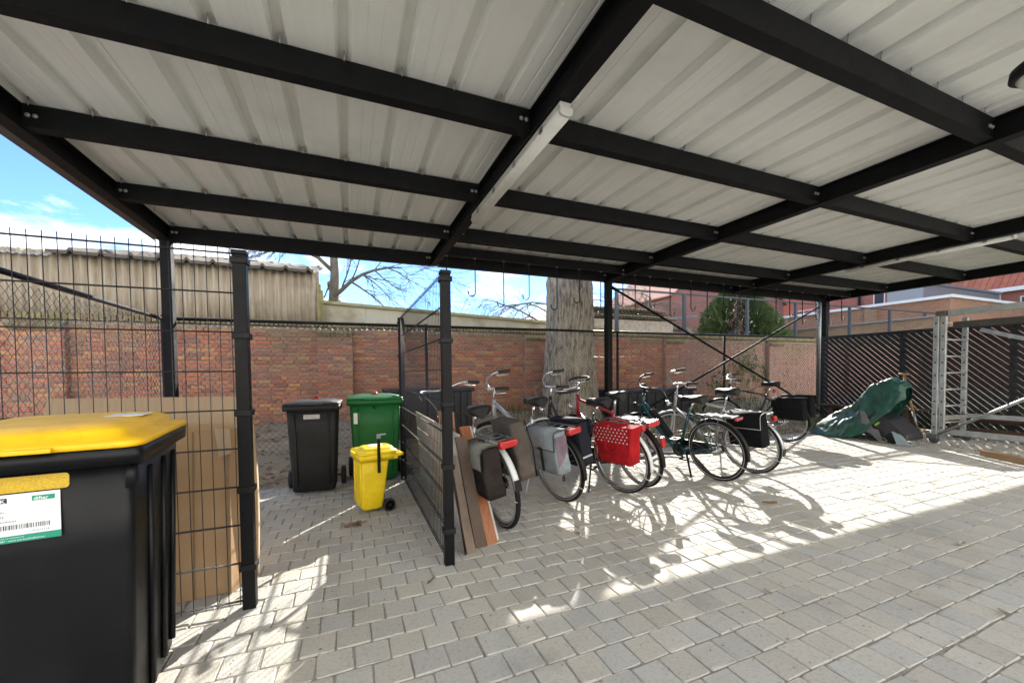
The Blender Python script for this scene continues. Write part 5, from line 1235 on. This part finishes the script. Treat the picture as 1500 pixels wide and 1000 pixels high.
# ------------------------------------------------------------------ weeds, leaves and litter
WEED = mat('weed_leaf', (.075, .115, .026), .8, 0, (.12, .155, .045), 9, ramp=[(.06, .10, .02), (.10, .145, .035), (.15, .17, .06), (.08, .09, .035)])
q = random.Random(9); m = MB()
def blade(mb, x, y, h, w_, q):
    z = soil_z(x, y) if y > 4.95 else 0; an = q.uniform(0, 6.28); ln_ = q.uniform(.1, .6)*h; d = Vector((math.cos(an), math.sin(an), 0)); s_ = Vector((-d.y, d.x, 0))*w_
    p = Vector((x, y, z-.005)); mb.add([p-s_, p+s_, p+d*ln_*.4+Vector((0, 0, h*.6))+s_*.7, p+d*ln_*.4+Vector((0, 0, h*.6))-s_*.7, p+d*ln_+Vector((0, 0, h))], [(0, 1, 2, 3), (3, 2, 4)])
for i in range(5200):
    x = q.uniform(2.0, 10.4) if q.random() < .8 else q.uniform(7.2, 10.4); y = q.uniform(5.02, 7.85)
    dn = mnoise.noise((x*.8, y*.8, 2))+.20*(x-6.5)/4
    if q.random() > .25+dn*1.2: continue
    blade(m, x, y, q.uniform(.05, .24), q.uniform(.004, .012), q)
for i in range(900): blade(m, q.uniform(10.6, 15.5), q.uniform(2, 5.9), q.uniform(.08, .3), .012, q)
o = m.build('weeds', WEED); o['label'] = 'low green weeds and grass growing in the soil bed'; o['category'] = 'weeds'; o['kind'] = 'stuff'
m = MB()      # climbing leaves on the wall
for cx, cz, n, s0 in ((10.6, 1.35, 160, .35), (11.4, 1.0, 120, .4), (9.6, .8, 120, .35)):
    for i in range(n):
        x, z = cx+q.gauss(0, s0), cz+q.gauss(0, s0*.7); p = Vector((x, WY-.03-q.uniform(0, .06), max(.4, min(2.0, z)))); a = Vector((q.gauss(0, .03), q.uniform(-.02, .0), q.gauss(0, .03))); b_ = Vector((q.gauss(0, .03), -.01, q.gauss(0, .03)))
        m.add([p-a, p-b_, p+a, p+b_], [(0, 1, 2, 3)])
for i in range(14): x = 9.6+q.uniform(-.2, 2); m.tube([(x, WY-.025, .3), (x+q.gauss(0, .15), WY-.03, .8), (x+q.gauss(0, .3), WY-.03, 1.4)], .004, 4, False)
o = m.build('climbing_plant', WEED); o['label'] = 'sparse climbing plant on the pale stretch of brick wall'; o['category'] = 'plant'; o['kind'] = 'stuff'
DRY = mat('dry_leaf', (.22, .125, .06), .85, 0, (.30, .20, .11), 9, ramp=[(.24, .14, .07), (.15, .085, .045), (.32, .22, .12), (.11, .07, .04)])
def leaf(mb, x, y, z, s_, q):
    an = q.uniform(0, 6.28); d = Vector((math.cos(an), math.sin(an), q.uniform(-.15, .15)))*s_; n_ = Vector((-d.y, d.x, 0))*q.uniform(.35, .6); u_ = Vector((0, 0, s_*q.uniform(.15, .5)))
    p = Vector((x, y, z)); mb.add([p-d, p-n_+u_, p+d+u_*.3, p+n_+u_], [(0, 1, 2), (0, 2, 3)])
m = MB()
for i in range(2600):
    x = q.uniform(-2.0, 4.5) if q.random() < .7 else q.uniform(4.5, 10); y = 5.0+abs(q.gauss(0, .55)) if q.random() < .6 else q.uniform(5, 7.9)
    if y > 7.9: continue
    leaf(m, x, y, soil_z(x, y)+.006, q.uniform(.02, .045), q)
o = m.build('fallen_leaves', DRY); o['label'] = 'dry brown leaves littering the soil bed'; o['category'] = 'leaves'; o['kind'] = 'stuff'
m = MB()
for i in range(420):
    x, y = q.uniform(-1.5, 10), 4.97-abs(q.gauss(0, .22)); leaf(m, x, y, .004, q.uniform(.006, .02), q)
for i in range(1500): x, y = q.uniform(-1.5, 8.5), q.uniform(.6, 4.8); leaf(m, x, y, .003, q.uniform(.003, .010), q)
for i in range(260): x, y = q.uniform(8.0, 10.4), q.uniform(2.2, 3.6); leaf(m, x, y, .004, q.uniform(.008, .03), q)
o = m.build('litter', DRY); o['label'] = 'crumbs of dry leaf and twig scattered over the paving'; o['category'] = 'litter'; o['kind'] = 'stuff'
PALEL = mat('pale_leaf', (.42, .34, .24), .85, 0, (.34, .26, .17), 20)
def curled_leaf(label, x, y, s_, seed, m_):
    q2 = random.Random(seed); rings = []
    for i in range(7):
        k = i/6-.5; w_ = math.cos(k*2.9)*.5+.05; rings.append([Vector((k*2*s_, (j/4-.5)*w_*s_*1.2, .004+s_*(.55*(j/4-.5)**2*2+.25*abs(k)+.12*q2.random()))) for j in range(5)])
    mb = MB(); n = 5
    for r_ in rings: mb.v += [tuple(p) for p in r_]
    for i in range(6):
        for j in range(4): mb.f.append((i*n+j, i*n+j+1, (i+1)*n+j+1, (i+1)*n+j)); mb.sm.append(True); mb.mi.append(0)
    o = mb.build('dry_leaf', m_, loc=(x, y, .002)); o.rotation_euler = (0, 0, q2.uniform(0, 6)); tag(o, label, 'leaf')
curled_leaf('pale curled leaf lying on the shaded paving past the shadow edge', 3.88, 1.32, .045, 1, PALEL)
curled_leaf('flat pale leaf lying alone on the shaded paving', 2.98, .86, .03, 2, PALEL)
curled_leaf('brown curled leaf lying in the sun in front of the grey bicycle', 3.52, 2.42, .06, 3, DRY)
curled_leaf('brown crumpled leaf lying by the foot of the partition post', .42, 2.30, .03, 6, DRY)
curled_leaf('pale leaf lying between the two shaded paving rows near the bicycles', 2.1, 1.45, .028, 7, PALEL)
curled_leaf('small reddish leaf in the shadow of the blue grey pannier', 1.58, 2.55, .022, 4, DRY)
m = MB()
for i in range(26): leaf(m, .02+q.gauss(0, .05), 3.42+q.gauss(0, .012), .006+q.uniform(0, .02), q.uniform(.012, .03), q)
m.tube([(-.05, 3.41, .012), (.0, 3.425, .022), (.07, 3.43, .010)], .009, 6); o = m.build('dirt_clump', DRY); tag(o, 'small clump of dirt and dead leaves before the yellow bin', 'clump')
# ------------------------------------------------------------------ unseen pale building added to bounce sunlight into the shelter
PLAST = mat('bounce_render', (.80, .78, .73), .9, 0, (.75, .73, .68), 1.2, bump=.15, bscale=60)
ab = thing('bounce_building', 'unseen pale building added across the yard to bounce sunlight into the shelter', 'building', (4, -11, 0))
MB().box(-20, 26, -15.5, -6.5, 0, 11.5).build('wall', PLAST, ab); MB().box(-20.2, 26.2, -15.7, -6.3, 11.501, 11.8).build('roof', ZINC, ab)
for fl in range(3):
    for i in range(9):
        x = -12+3.6*i; z0 = .9+2.9*fl
        f = MB().box(x, x+1.5, -6.499, -6.45, z0, z0+.07).box(x, x+1.5, -6.499, -6.45, z0+1.43, z0+1.5).box(x, x+.07, -6.499, -6.45, z0+.07, z0+1.43).box(x+1.43, x+1.5, -6.499, -6.45, z0+.07, z0+1.43).box(x+.72, x+.78, -6.499, -6.45, z0+.07, z0+1.43)
        w_ = f.build('window', FRAME, ab); MB().box(x+.07, x+1.43, -6.499, -6.48, z0+.07, z0+1.43).build('pane', GLASS, w_)
YARD = bricktex('yard_paving', (.44, .435, .42), (.39, .39, .38), (.2, .19, .17), 1.0)
_k = [n_ for n_ in YARD.node_tree.nodes if n_.type == 'TEX_BRICK'][0]; _k.inputs['Brick Width'].default_value = .15; _k.inputs['Row Height'].default_value = .15
_g = [n_ for n_ in YARD.node_tree.nodes if n_.type == 'NEW_GEOMETRY'][0]; YARD.node_tree.links.new(_g.outputs['Position'], _k.inputs['Vector'])
struct(MB().add([(-20, -6.6, -.004), (26, -6.6, -.004), (26, -1.7, -.004), (-20, -1.7, -.004)], [(0, 1, 2, 3)]).add([(-20, -1.7, -.004), (-2.325, -1.7, -.004), (-2.325, 4.92, -.004), (-20, 4.92, -.004)], [(0, 1, 2, 3)]).build('yard', YARD))  # yard paving extended and kept pale to bounce sunlight under the roof
